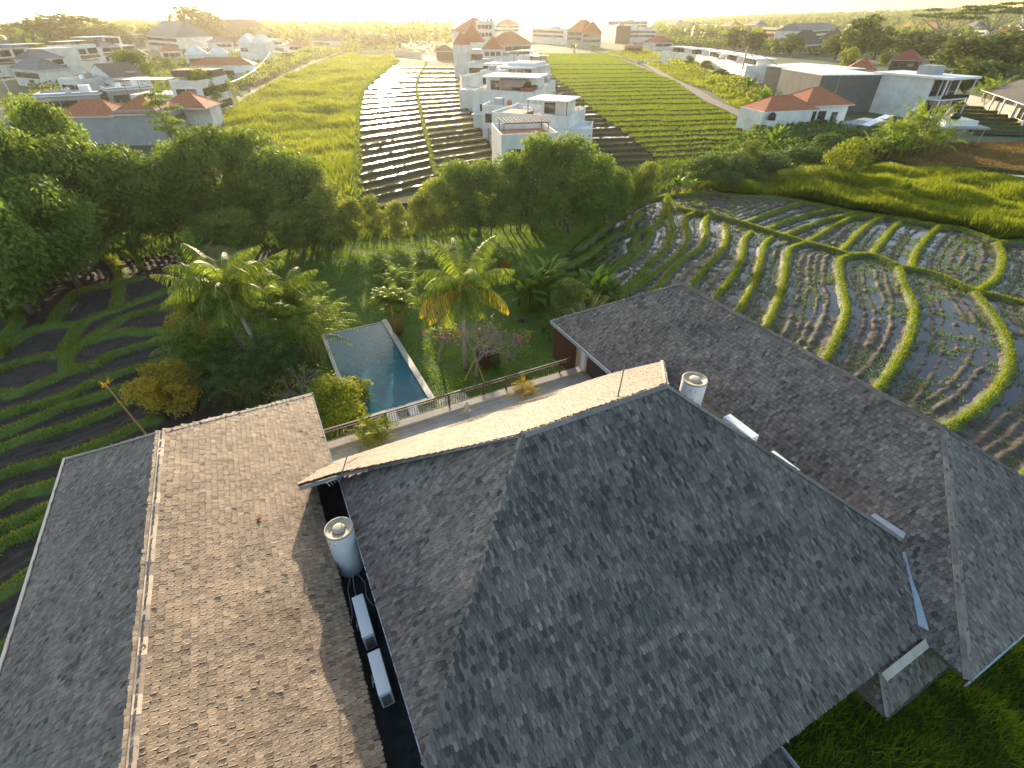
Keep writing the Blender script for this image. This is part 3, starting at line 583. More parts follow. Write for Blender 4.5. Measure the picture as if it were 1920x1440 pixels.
# main wing
kn = 5.5 / 8.1; kf = 5.5 / 7.4; km = .72
zn = lambda b: 5 + kn * (b - 1.1); zf = lambda b: 5 + kf * (16.6 - b)
v2 = thing('villa', 'tallest middle wing of the villa, grey near slopes and cream sunlit far slope', 'house', hs(7, 9, 0), HA)
mb = MB(); gapbox(mb, .95, 10.1, 4.9, 13.2, 5.0, 6.75); gapbox(mb, .9, 14.0, 1.9, 15.4, 0, 5.0); mb.build('wall', M['plaster'], v2)
R0 = (5, 9.2, 10.5); R1 = (10.2, 9.2, 10.5)
slope(v2, [(0, 1.1, 5), (14.35, 1.1, 5), (14.98, 2.13, zn(2.13)), (15.62, 3.19, zn(3.19)), R1, R0, (0, 4.2, zn(4.2))], U2, U1 + kn * UZ, M['shingle'], 11, -.04, ex=.2, wd=.10)
slope(v2, [(0, 4.2, 6.9), R0, (0, 13.5, 6.9)], U1, U2 + km * UZ, M['shingle'], 12, .06)
slope(v2, [R0, R1, (16, 15, zf(15)), (14.3, 16.6, 5), (-.2, 16.6, 5), (-1.3, 13.6, zf(13.6)), (0, 13.4, zf(13.4))], U2, -U1 + kf * UZ, M['shingle_lit_far'], 13, -.05, 'cream sunlit far slope')
mb = MB()   # steep closing face below the right-hand hip
Pq = H3([R1, (15.74, 3.19, zn(3.19)), (15.5, 3.3, 6.1), (11.5, 9.2, 6.1), (14.5, 13.4, 6.1), (16, 15, zf(15))]); mb.add(Pq, [(0, 1, 2, 3), (0, 3, 4, 5)]); mb.build('gable', M['greywall'], v2)
ridge(v2, [R0, R1], 0.16, 1.4, 11, sides=((0, 1, -.7), (0, -1, -.7))); ridge(v2, [R0, (0, 4.2, 6.92)], 0.104, 1.4, 12, sides=((0, -1, -.68), (-1, 0, -.7)))
ridge(v2, [R0, (0, 13.4, 7.2)], 0.104, 1.4, 13, sides=((0, 1, -.7), (-1, 0, -.7))); ridge(v2, [R1, (15.7, 3.2, 6.45)], 0.112, 1.4, 14, sides=((0, -1, -.68), (.6, 0, -1)))
ridge(v2, [R1, (16, 15, 6.22)], 0.112, 1.4, 15, sides=((0, 1, -.7), (1, 0, -.9)))
mb = MB(); mb.box(hs(-.03, 4.2, 6.72), U2 * .05, U1 * 9.3, UZ * .18); mb.box(hs(-.2, 16.6, 4.78), U2 * 14.4, U1 * .05, UZ * .2)
p, q = hs(-1.3, 13.52, 6.98), hs(0, 13.32, 7.12); mb.box(p, q - p, U1 * .04, UZ * .13); mb.build('fascia', M['zinc'], v2)
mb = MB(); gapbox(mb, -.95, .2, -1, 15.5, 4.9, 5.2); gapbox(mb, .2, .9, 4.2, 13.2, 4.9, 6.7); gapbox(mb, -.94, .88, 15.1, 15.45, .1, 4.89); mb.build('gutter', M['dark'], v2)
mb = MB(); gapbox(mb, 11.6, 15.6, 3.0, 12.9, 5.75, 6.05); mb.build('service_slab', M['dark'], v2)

# right wing
zr = lambda a: 8.5 - .7 * abs(a - 19.3)
v3 = thing('villa', 'right wing of the villa, long grey hipped shingle roof beside the flooded paddy', 'house', hs(19.3, 11.3, 0), HA)
mb = MB(); gapbox(mb, 15.2, 23.4, .7, 21.6, 0, 4.95); mb.build('wall', M['plaster'], v3)
slope(v3, [(14.3, -.2, 5), (19.3, 4.8, 8.5), (19.3, 17.9, 8.5), (14.3, 22.9, 5)], U1, U2 + .7 * UZ, M['shingle'], 21, 0, ex=.18, wd=.125)
slope(v3, [(24.3, -.2, 5), (19.3, 4.8, 8.5), (19.3, 17.9, 8.5), (24.3, 22.9, 5)], U1, -U2 + .7 * UZ, M['shingle'], 22)
slope(v3, [(14.3, -.2, 5), (24.3, -.2, 5), (19.3, 4.8, 8.5)], U2, U1 + .7 * UZ, M['shingle'], 23, .05)
slope(v3, [(14.3, 22.9, 5), (24.3, 22.9, 5), (19.3, 17.9, 8.5)], U2, -U1 + .7 * UZ, M['shingle'], 24)
ridge(v3, [(19.3, 4.8, 8.5), (19.3, 17.9, 8.5)], 0.128, 1.4, 21, sides=((1, 0, -.7), (-1, 0, -.7))); ridge(v3, [(19.3, 4.8, 8.5), (14.3, -.2, 5)], 0.14, .5, 22, sides=((0, -1, -.7), (-1, 0, -.7)))
ridge(v3, [(19.3, 4.8, 8.5), (24.3, -.2, 5)], 0.112, 1.4, 23, sides=((0, -1, -.7), (1, 0, -.7))); ridge(v3, [(19.3, 17.9, 8.5), (14.3, 22.9, 5)], 0.104, 1.4, 24, sides=((0, 1, -.7), (-1, 0, -.7)))
mb = MB(); gapbox(mb, 14.22, 14.28, 16.7, 22.95, 4.78, 5.0); gapbox(mb, 14.22, 24.3, 22.9, 22.96, 4.78, 5.0); gapbox(mb, 14.2, 24.3, -.26, -.21, 4.8, 5.0); mb.build('fascia', M['zinc'], v3)
def onplane(px_, n, d):
    r_ = at(px_[0], px_[1], 0) - np.array([0, 0, CAMH]); r_ = r_ / np.linalg.norm(r_); v = np.array([r_ @ U2, r_ @ U1, r_[2]]); o = np.array([0, 0, CAMH])
    t = (d - np.dot(n, o)) / np.dot(n, v); q = o + v * t; return hs(*q)
rp = (np.array([-.7, 0, 1.0]), 5 - .7 * 14.3 + .12)
for L in ([(1632, 966), (1640, 962), (1699, 1000), (1694, 1010)], [(1692, 1035), (1698, 1035), (1712, 1090), (1724, 1120), (1742, 1182), (1722, 1172), (1710, 1110)]):
    mb = MB(); mb.slab([onplane(p, *rp) for p in L], .03); mb.build('flashing', M['zinc'], v3)
# glazed corner under the eave, white column and timber screen
mb = MB(); gapbox(mb, 14.95, 15.3, 20.0, 20.4, 2.75, 4.95); mb.build('column', M['white'], v3)
mb = MB(); gapbox(mb, 15.05, 15.18, 16.8, 19.9, 2.75, 4.9); mb.build('timber_door', M['redwood'], v3)
dd = v3.children[-1]; mb = MB(); gapbox(mb, 15.0, 15.04, 18.2, 19.2, 3.0, 4.7); gapbox(mb, 15.0, 15.04, 17.0, 17.9, 3.0, 4.7); mb.build('pane', M['glass'], dd)
mb = MB()
for i in range(30): gapbox(mb, 14.6, 14.66, 20.5 + i * .085, 20.555 + i * .085, 2.2, 4.85, i / 30)
gapbox(mb, 14.58, 14.68, 20.45, 23.1, 4.86, 4.94); mb.build('louvre_screen', M['redwood'], v3)
# annex between main and right wings, near side
v4 = thing('annex', 'small low shingle annex roof with a white board along its top', 'annex', hs(13.5, .8, 0), HA)

za = lambda b: 4.0 + (b - .3) * 1.0
Pa = [(12.1, .3, 4.0), (15.5, .3, 4.0), (15.0, 1.2, 4.9), (12.5, 1.2, 4.9)]; slope(v4, Pa, U2, U1 + UZ, M['shingle'], 31, -.05, ex=.17, wd=.09)
slope(v4, [(12.1, .3, 4.0), (12.5, 1.2, 4.9), (12.05, 1.2, 3.98)], U1, U2 + 2.1 * UZ, M['shingle'], 32, -.05, ex=.2, wd=.12)
mb = MB(); p, q = hs(12.25, 1.02, 5.02), hs(14.72, 1.04, 5.02); mb.box(p, q - p, U1 * -.2 + UZ * -.1, UZ * .06); mb.build('ridge_board', M['stone'], v4)
ridge(v4, [(12.5, 1.2, 4.93), (12.1, .3, 4.03)], 0.08, 1.4, 33, sides=((1, 0, 0), (-1, 0, -.5)))
mb = MB(); gapbox(mb, 12.05, 15.5, .24, .29, 3.88, 3.98); mb.build('fascia', M['under'], v4)
v5 = thing('annex', 'dark lean-to roof corner peeping out below the main eave at the bottom edge', 'annex', hs(8, .3, 0), HA)
mb = MB(); gapbox(mb, 5.5, 8.2, .2, 1.8, 0, 3.0); mb.build('wall', M['plaster'], v5)
slope(v5, [(5.2, -1.2, 3.0), (8.95, -1.2, 3.0), (8.95, 1.2, 3.7), (5.2, 1.2, 3.7)], U2, U1 * 2.4 + .7 * UZ, M['shingle'], 34, -.15)
mb = MB(); gapbox(mb, 8.95, 9.0, -1.2, 1.2, 3.1, 3.75); mb.build('fascia', M['zinc'], v5)

# terrace, rail, planter things
t = thing('terrace', 'narrow upper terrace with pale stone edge between the wings, above the lawn', 'terrace', hs(7, 18.5, 0), HA)
mb = MB(); gapbox(mb, -.9, 15.1, 15.5, 20.35, 2.4, 2.66); mb.build('floor', M['stone'], t)
mb = MB(); gapbox(mb, -.9, 14.9, 20.0, 20.5, 2.3, 2.86); gapbox(mb, -.9, 14.9, 19.72, 20.0, 2.62, 2.72); mb.build('edge', M['stone'], t)
mb = MB(); gapbox(mb, -.9, 15.1, 16, 20.0, 0, 2.4); mb.build('wall', M['plaster'], t)
rl = thing('railing', 'dark bronze railing with slim balusters along the terrace edge, facing the pool', 'railing', hs(7, 20.4, 2.86), HA)
mb = MB(); gapbox(mb, -.7, 14.55, 20.36, 20.46, 3.69, 3.75); gapbox(mb, -.7, 14.55, 20.39, 20.43, 3.55, 3.58); mb.build('handrail', M['bronze'], rl)
mb = MB(); gapbox(mb, -.7, 14.55, 20.39, 20.43, 2.95, 2.99); mb.build('bottom_rail', M['bronze'], rl)
mb = MB(); [gapbox(mb, a, a + .022, 20.40, 20.42, 2.99, 3.55) for a in np.arange(-.6, 14.5, .135)]; q = mb.build('balusters', M['bronze'], rl); q['kind'] = 'stuff'
for a in (-.5, 3.0, 6.47, 9.93, 13.5): mb = MB(); gapbox(mb, a - .04, a + .04, 20.37, 20.45, 2.86, 3.72); mb.build('post', M['bronze'], rl)

# pool
pl_ = thing('swimming_pool', 'long rectangular blue swimming pool with pale stone edges set in the lawn', 'pool', hs(4.4, 30.6, 0), HA)
mb = MB(); gapbox(mb, 2.0, 6.55, 25.1, 36.3, -.1, .10)
q = mb.build('water', M['pool'], pl_)
mb = MB(); gapbox(mb, 6.55, 6.95, 24.9, 36.5, -.1, .22); gapbox(mb, 1.75, 2.0, 24.9, 36.5, -.1, .22); gapbox(mb, 2.0, 6.55, 24.8, 25.1, -.1, .16); gapbox(mb, 2.0, 6.55, 36.3, 36.42, -.1, .13); mb.build('coping', M['pooledge'], pl_)
sheet('pool_deck', [hs(1.0, 21), hs(9, 21), hs(9, 24.8), hs(1.0, 24.8)], .012, M['stone'])
def lounger(loc, rz, label):
    t = thing('sun_lounger', label, 'sun lounger', loc, rz, 'loungers by the pool end'); o = np.array(loc); c, s = math.cos(rz), math.sin(rz); X = np.array([c, s, 0]); Y = np.array([-s, c, 0])
    mb = MB(); mb.box(o + UZ * .28, X * .65, Y * 1.9, UZ * .06); mb.build('frame', M['bronze'], t)
    for dx in (0, .6):
        for dy in (.05, 1.8): mb = MB(); mb.box(o + X * dx + Y * dy, X * .05, Y * .05, UZ * .28); mb.build('leg', M['bronze'], t)
    mb = MB(); mb.box(o + UZ * .34 + X * .03 + Y * .05, X * .59, Y * 1.2, UZ * .08); mb.build('mattress', M['white'], t); mb = MB(); mb.box(o + UZ * .34 + X * .03 + Y * 1.25, X * .59, Y * .55 + UZ * .45, UZ * .08); mb.build('backrest', M['white'], t)
lounger(hs(3.6, 22.4, .012), HA, 'dark framed white lounger near the pool end, left one seen through the railing')
lounger(hs(4.9, 22.4, .012), HA, 'dark framed white lounger near the pool end, right one seen through the railing')

# roof plant: tanks, air conditioners, antenna, poles
def tank(c, r, h, label):
    t = thing('water_tank', label, 'water tank', c, 0, 'white rooftop water tanks')
    mb = MB(); mb.lathe(c, [(r * .93, 0), (r * .97, h * .03), (r, h * .5), (r, h * .95), (r * .98, h * .97)], 40); mb.build('body', M['tankw'], t, True)
    mb = MB(); c2 = np.asarray(c) + UZ * h * .97; mb.lathe(c2, [(r * .98, 0), (r * 1.03, .02), (r * 1.03, .07), (r * .93, .09), (r * .9, .05), (r * .74, .06), (r * .72, .02), (r * .5, .03), (r * .48, .0)], 40); mb.build('rim', M['rim'], t, True)
    mb = MB(); mb.lathe(c2, [(r * .46, 0), (r * .46, .07), (r * .42, .1), (r * .2, .12), (.01, .12)], 32); mb.build('lid', M['rim'], t, True)
    for s_ in (-.35, .05): mb = MB(); a = -math.pi / 2 + s_ - .2; mb.lathe(np.asarray(c) + np.array([math.cos(a) * r, math.sin(a) * r, h * .86]), [(.018, 0), (.018, .03)], 10); mb.build('bolt', M['black'], t)
tank(hs(-.42, 11.1, 5.2), .43, 2.05, 'white water tank with dusty round lid standing in the dark gutter beside the left wing')
tank(hs(14.1, 11.3, 6.05), .5, 2.05, 'white water tank rising beyond the hip between the middle and right wings')
def aircon(a, b, z, wa, lb, h, label, feet=True):
    c = hs(a, b, z); t = thing('air_conditioner', label, 'air conditioner', c, HA, 'outdoor air conditioner units on the roof')
    mb = MB(); mb.box(c - U2 * wa / 2 - U1 * lb / 2 + UZ * .08, U2 * wa, U1 * lb, UZ * (h - .08)); q = mb.build('casing', M['white'], t)
    bv = q.modifiers.new('bevel', 'BEVEL'); bv.width = .02; bv.segments = 2
    mb = MB()
    for i in range(9): mb.box(c - U2 * (wa / 2 - .05) - U1 * (lb / 2 + .012) + UZ * (.2 + i * (h - .3) / 9), U2 * (wa - .1), U1 * .012, UZ * .02)
    mb.build('side_grille', M['black'], t)
    mb = MB(); mb.lathe(c, [(.02, 0), (.02, .02)], 8); f = c + U2 * (wa / 2 + .004) + UZ * (h * .55)
    an = np.linspace(0, 2 * math.pi, 25)[:-1]; mb.add([f + U1 * (math.cos(x) * h * .36 + .1) + UZ * math.sin(x) * h * .36 for x in an], [tuple(range(24))]); mb.build('fan_guard', M['black'], t)
    mb = MB(); mb.tube([c - U2 * wa * .5 + UZ * h * .5, c - U2 * (wa * .5 + .07) + UZ * h * .5, c - U2 * (wa * .5 + .1) + U1 * .05 + UZ * .1, c - U2 * (wa * .5 + .05) + U1 * .4 + UZ * .04], .02, 6); mb.build('hose', M['white'], t)
    for s_ in (-1, 1): mb = MB(); mb.box(c - U2 * wa / 2 + U1 * (s_ * lb * .36 - .04), U2 * wa, U1 * .08, UZ * .08); mb.build('foot', M['black'], t)
aircon(-.45, 8.75, 5.2, .34, 1.35, .85, 'white air conditioner in the dark gutter, the upper of two nearer the water tank')
aircon(-.42, 7.0, 5.2, .34, 1.2, .85, 'white air conditioner in the dark gutter, the lower of two')
aircon(14.15, 8.75, 6.05, .38, 1.4, 1.5, 'white air conditioner behind the right hip, larger box nearer the water tank')
aircon(14.1, 6.75, 6.05, .3, 1.1, 1.43, 'white air conditioner behind the right hip, thin sliver further down the hip')
mb = MB()
for k, (da, db) in enumerate(((-.3, -.2), (-.1, -.3), (.25, -.1))):
    P0 = hs(-.4 + da * .3, 10.7, 5.4); mb.tube([P0, hs(-.4 + da, 10.3, 5.23), hs(-.45 + da * .9, 9.9 + db, 5.23), hs(-.42 + da * 1.1, 9.6 + db, 5.24), hs(-.4 + da * 1.5, 9.3 + db, 5.25 + .2 * (k == 2))], .018, 6)
tag(mb.build('water_pipe', M['metal']), 'thin grey pipes looping from the tank base along the dark gutter', 'pipe')
an_ = thing('tv_antenna', 'thin leaning television antenna at the left tip of the cream roof slope', 'antenna', hs(.05, 13.3, 7.0), 0)
A0 = at(636, 905, 7.0); A1 = at(655, 842, 8.9); mb = MB(); mb.tube([A0, A1], .022, 6); mb.build('mast', M['metal'], an_)
d_ = U2 * .9 + U1 * .3; mb = MB(); mb.tube([A0 + UZ * .3 - d_ * .45, A0 + UZ * .3 + d_ * .5], .014, 5)
for i in range(9): mb.tube([A0 + UZ * .3 + d_ * (i * .11 - .42) - U1 * .2 + U2 * .07, A0 + UZ * .3 + d_ * (i * .11 - .42) + U1 * .2 - U2 * .07], .008, 4)
mb.build('elements', M['metal'], an_)
mb = MB(); mb.tube([A1 - UZ * .5 - d_ * .2, A1 - UZ * .5 + d_ * .2], .016, 5); mb.tube([A1 - UZ * .9 - d_ * .16, A1 - UZ * .9 + d_ * .2], .014, 5); mb.build('crossbar', M['blossom'], an_)
mb = MB(); mb.tube([at(1158, 746, 9.95), at(1171, 686, 11.6)], [.028, .018], 7); tag(mb.build('lightning_rod', M['palebark']), 'slim brown pole rising from the ridge of the middle wing', 'pole')
B0 = at(262, 800, 4.5); B1 = at(196, 719, 8.0); bd = B0 - B1
bp = thing('bamboo_pole', 'tall leaning yellow bamboo pole behind the left wing, leafy at its tip', 'pole', B0 + bd * (4.5 / 3.5), 0)
mb = MB(); mb.tube([B0 + bd * (4.5 / 3.5), B0, B1], [.06, .045, .02], 7); mb.build('cane', M['cane'], bp)
mb = MB(); P_ = B1 + rng.normal(0, .06, (30, 3)); blades(mb, P_ - UZ * .1, .16, .035, rng, 1.5); mb.build('leaf_tuft', M['gold'], bp)
mb = MB(); gapbox(mb, -2.62, -2.52, 12.5, 12.66, zl(-2.6) + .05, zl(-2.6) + .10); o = mb.build('loose_tile', M['orange']); tag(o, 'single loose orange tile lying on the sunlit brown slope', 'tile')
st = thing('stone_finial', 'small pale pointed stone ornament standing on the terrace edge', 'ornament', at(876, 772, 2.86), 0)
c = at(876, 772, 2.86); mb = MB(); mb.lathe(c, [(.2, 0), (.2, .06), (.13, .1), (.11, .4)], 12); mb.build('pedestal', M['pooledge'], st); mb = MB(); mb.lathe(c + UZ * .4, [(.16, 0), (.08, .12), (.02, .26)], 12); mb.build('cap', M['pooledge'], st)
# ------------------------------------------------------------ plants
def unit(v): return v / (np.linalg.norm(v, axis=-1, keepdims=True) + 1e-9)
def leafquads(mb, C, nrm, size, r, tone, asp=.55, droop=.3):
    n = len(C); a = unit(np.cross(nrm, unit(r.normal(0, 1, (n, 3))))); a[:, 2] -= droop; a = unit(a); s = unit(np.cross(a, nrm)); sz = (size * (.6 + .8 * r.random(n)))[:, None]
    V = np.stack([C - a * sz * .5, C + s * sz * asp * .5, C + a * sz * .5, C - s * sz * asp * .5], 1)
    mb.bulk(V, [(0, 1, 2, 3)], tone)
def blobcrown(mb, blobs, n, size, r, shell=.45, asp=.55, up=.35):
    B = np.array([b[:3] for b in blobs]); Rr = np.array([b[3] for b in blobs]); Rz = np.array([b[3] * (b[4] if len(b) > 4 else .8) for b in blobs])
    w_ = Rr ** 2; i = r.choice(len(B), n, p=w_ / w_.sum()); d = unit(r.normal(0, 1, (n, 3))); d[:, 2] = np.where(d[:, 2] < -.3, -d[:, 2] * .6, d[:, 2]); d = unit(d)
    q = 1 - shell * r.random(n) ** 1.8 + .10 * r.normal(0, 1, n); P = B[i] + d * q[:, None] * np.stack([Rr[i], Rr[i], Rz[i]], 1)
    bt = r.random(len(B)) * .5; nr = unit(d + np.array([0, 0, up]) + .55 * r.normal(0, 1, (n, 3)))
    leafquads(mb, P, nr, size, r, np.clip(.15 + bt[i] + .35 * r.random(n), 0, 1), asp)
def make_tree(name, label, m, seed, H=10., W=8., nb=16, n=6000, size=.34, trunk=.28, low=.25, flat=.8, bark='bark', stems=1, spread=.36, top=.0, cat='tree'):
    r = np.random.default_rng(seed); t = thing(name, label, cat); bl = []
    for k in range(nb):
        f = (k + .5) / nb; z = H * (low + (1 - low - .12) * f); rad = W * spread * math.sin(math.pi * min(1, (.18 + .72 * f) ** (1.1 - top))) * (.55 + .6 * r.random()); a = k * 2.4 + r.random()
        bl.append((rad * math.cos(a), rad * math.sin(a), z, W * (.16 + .11 * r.random()), flat))
    mb = MB(); blobcrown(mb, bl, n, size, r); mb.build('crown', m, t)
    mb = MB()
    for s_ in range(stems):
        o = np.array([r.normal(0, .09 * W), r.normal(0, .09 * W), 0]) * (stems > 1); tp = np.array([o[0] * 2 + r.normal(0, .3), o[1] * 2 + r.normal(0, .3), H * .72])
        mid = (o + tp) / 2 + np.array([r.normal(0, .2), r.normal(0, .2), 0]); mb.tube([o, o * .7 + mid * .3, mid, tp], np.array([1, .8, .65, .25]) * trunk / stems ** .5, 7)
        for b in bl[s_::stems][::2]:
            c = np.array(b[:3]); zz = max(H * low * .7, c[2] - W * .25); f = zz / (H * .72); j = o + (tp - o) * min(f, .95); mb.tube([j, (j + c) / 2 + UZ * .3, c], np.array([.4, .28, .1]) * trunk / stems ** .5, 5)
    mb.build('trunk', M[bark], t, True); return t
def put(proto, bp_, top, wd, label, group=None, rz=None, H=10., W=8., z=0.0, cat=None, name=None):
    A = at(bp_[0], bp_[1], z); h = zat(A, top) - z
    o = place(proto, A, rz if rz is not None else (bp_[0] * 7.3 % 6.28), (wd / W, wd / W, h / H), label, group, cat)
    return o
def frond(mb, o, az, L, el, droop, nl=26, lw=.16, ll=.75, r=None, tone=.5, fold=.55, stem=None):
    """arched rachis with two rows of hanging leaflets"""
    s = np.linspace(0, 1, 9); e = el - droop * s ** 1.3; st = L / 8
    P = [np.asarray(o, float)]; D = []
    for k in range(8): d = np.array([math.cos(az) * math.cos(e[k]), math.sin(az) * math.cos(e[k]), math.sin(e[k])]); D.append(d); P.append(P[-1] + d * st)
    P = np.array(P); D = np.array(D + [D[-1]])
    if stem is not None: stem.tube(P, np.linspace(.035, .008, 9), 4, cap=False)
    u = np.linspace(.14, 1, nl); X = np.array([np.interp(u, s, P[:, k]) for k in range(3)]).T; T = unit(np.array([np.interp(u, s, D[:, k]) for k in range(3)]).T)
    sd = unit(np.cross(T, UZ)); up = np.cross(sd, T); l_ = ll * np.sin(np.pi * (.16 + .80 * u)) ** .7
    for sg in (-1, 1):
        n = nl; dr = (fold + .35 * r.random(n))[:, None]; dirn = unit(sg * sd * 1.0 + T * .55 - UZ * dr + r.normal(0, .08, (n, 3))); tip = X + dirn * l_[:, None]; md = X + dirn * l_[:, None] * .5 + up * .04
        tip = tip - UZ * (l_ * .22)[:, None]; w2 = T * lw * .5
        V = np.stack([X - w2 * .5, X + w2 * .5, md + w2 * .6, tip + w2 * .1, tip - w2 * .1, md - w2 * .6], 1)
        mb.bulk(V, [(0, 1, 2, 5), (5, 2, 3, 4)], np.clip(tone + .25 * r.normal(0, 1, n), 0, 1))
def palm(name, label, loc, h, L, nf, seed, lean=(0, 0), dry=0, tr=.14, nl=30, lw=.11, ll=.8, m='palm', group=None, el0=1.35):
    r = np.random.default_rng(seed); t = thing(name, label, 'palm', loc, 0, group); o = np.asarray(loc, float); tp = o + np.array([lean[0], lean[1], h])
    mb = MB(); mid = (o + tp) / 2 - np.array([lean[0], lean[1], 0]) * .22; ps = [o, (o + mid) / 2, mid, (mid + tp) / 2, tp]; mb.tube(ps, np.array([1.5, 1, .9, .85, .95]) * tr, 9); mb.build('trunk', M['palebark'], t, True)
    mb = MB(); st = MB()
    for i in range(nf):
        f = i / nf; el = el0 - 1.65 * f + r.normal(0, .08); frond(mb, tp, i * 2.399 + r.normal(0, .15), L * (.8 + .3 * r.random()) * (.75 + .3 * math.sin(math.pi * min(1, f + .25))), el, 1.15 + .5 * r.random(), nl, lw, ll, r, .3 + .4 * r.random(), stem=st)
    mb.build('fronds', M[m], t); 
    if dry:
        mb = MB()
        for i in range(dry): frond(mb, tp, [3.5, -.25, -2.2, 4.3, .9][i % 5] + r.normal(0, .1), L * .95, .25, 1.75, nl, lw, ll, r, .5, stem=st)
        mb.build('dry_fronds', M['palm_y'], t)
    st.build('frond_stems', M['cane'], t)
    mb = MB()
    for i in range(7): a = i * .9; mb.lathe(tp + np.array([math.cos(a) * .22, math.sin(a) * .22, -.32]), [(.02, 0), (.11, .07), (.11, .15), (.02, .22)], 8)
    mb.build('coconuts', M['cane'], t, True) if dry else None
    return t
def areca(name, label, loc, h, wd, seed, ns=14, m='palm', cat='palm', group=None, per=5, L0=.55):
    """clump of thin yellow stems, each with a few arched fronds"""
    r = np.random.default_rng(seed); t = thing(name, label, cat, loc, 0, group); o = np.asarray(loc, float); mb = MB(); st = MB()
    for i in range(ns):
        a = i * 2.399; q = wd * .16 * math.sqrt(i / ns); b = o + np.array([math.cos(a) * q, math.sin(a) * q, 0]); hh = h * (.3 + .45 * r.random()); tp = b + np.array([math.cos(a) * q * 1.6, math.sin(a) * q * 1.6, hh])
        st.tube([b, (b + tp) / 2, tp], [.05, .04, .03], 5)
        for k in range(per): frond(mb, tp, a + k * 2.0 + r.normal(0, .4), (h - hh) * L0 + wd * .30, 1.25 - .22 * k + r.normal(0, .1), 1.2 + .4 * r.random(), 16, min(.10, .035 * h), min(.42, .2 * h), r, .3 + .5 * r.random(), .35)
    mb.build('fronds', M[m], t); st.build('stems', M['cane'], t, True); return t
def paddle(mb, o, az, L, el, droop, wd, r, tone, roll=0):
    s = np.linspace(0, 1, 8); e = el - droop * s ** 1.6; P = [np.asarray(o, float)]
    for k in range(7): P.append(P[-1] + np.array([math.cos(az) * math.cos(e[k]), math.sin(az) * math.cos(e[k]), math.sin(e[k])]) * L / 7)
    P = np.array(P); T = unit(np.gradient(P, axis=0)); sd = unit(np.cross(T, UZ)); up = np.cross(sd, T); sd = sd * math.cos(roll) + up * math.sin(roll)
    w_ = wd * np.array([.04, .05, .5, .9, 1, .9, .6, .05])[:, None] * .5; A = P + sd * w_ - UZ * w_ * .35; B = P - sd * w_ - UZ * w_ * .35
    mb.add(np.vstack([A, P + UZ * .0, B]), [(i, i + 1, 8 + i + 1, 8 + i) for i in range(7)] + [(8 + i, 8 + i + 1, 16 + i + 1, 16 + i) for i in range(7)], tone)
def banana(name, label, seed, h=3.5, ns=4, nl=7, fan=None, cat='banana plant', m='banana'):
    r = np.random.default_rng(seed); t = thing(name, label, cat); mb = MB(); st = MB()
    for i in range(ns):
        st = MB(); a = r.random() * 6.28; b = np.array([math.cos(a), math.sin(a), 0]) * (.5 * ns ** .5 * r.random() if ns > 1 else 0); hh = h * (.30 + .25 * r.random()); st.tube([b, b + UZ * hh], [.13, .08], 7)
        for k in range(nl):
            az = k * 2.4 + r.normal(0, .3) if fan is None else (fan if k % 2 else fan + math.pi); el = 1.35 - .13 * k + r.normal(0, .1) if fan is None else .35 + 1.1 * (k / nl)
            paddle(mb, b + UZ * hh * (.9 if fan is None else .7), az, (h - hh) * (1.0 + .35 * r.random()), el, .9 + .5 * r.random() if fan is None else .25, .55 if fan is None else .4, r, r.random(), 0 if fan is None else 1.2)
        st.build('stem', M['leaf_lime'], t, True)
    mb.build('leaves', M[m], t); return t
def twigtree(name, label, loc, h, wd, seed, flowers=0, nleaf=0, stakes=0, m='leaf_olive', depth=6, cat='tree'):
    r = np.random.default_rng(seed); t = thing(name, label, cat, loc); mb = MB(); tips = []
    def grow(p, d, L, rad, k):
        q = p + d * L; mb.tube([p, (p + q) / 2 + r.normal(0, .03, 3) * L, q], [rad, rad * .85, rad * .72], 5 if k > 2 else 3, cap=False)
        if k == 0: tips.append(q); return
        for i in range(3 if k > 3 else 2):
            nd = unit(d + r.normal(0, .62, 3) + np.array([0, 0, .12]) + .25 * unit(np.array([q[0] - loc[0], q[1] - loc[1], 0.01]))); grow(q, nd, L * (.74 + .12 * r.random()), rad * .66, k - 1)
    grow(np.asarray(loc, float), np.array([.04, 0, 1.0]), h * .27, .12, depth); mb.build('branches', M['twig'], t, True); tips = np.array(tips)
    if nleaf:
        lm = MB(); C = tips[r.integers(0, len(tips), nleaf)] + r.normal(0, .14, (nleaf, 3)); leafquads(lm, C, unit(r.normal(0, 1, (nleaf, 3)) + UZ * .6), .24, r, r.random(nleaf), .35); lm.build('leaves', M[m], t)
    if flowers:
        lm = MB(); b = tips[r.integers(0, len(tips), flowers)]; C = np.repeat(b, 26, 0) + r.normal(0, .07, (flowers * 26, 3)); leafquads(lm, C, unit(r.normal(0, 1, C.shape)), .085, r, r.random(len(C)), .8); lm.build('blossoms', M['blossom'], t)
    for k in range(stakes):
        a = [-2.5, -.9, 1.6][k]; b = np.asarray(loc) + np.array([math.cos(a) * .95, math.sin(a) * .95, 0]); s_ = MB(); s_.tube([b, np.asarray(loc) + UZ * 1.5], .05, 6); s_.build('stake', M['cane'], t)
    return t

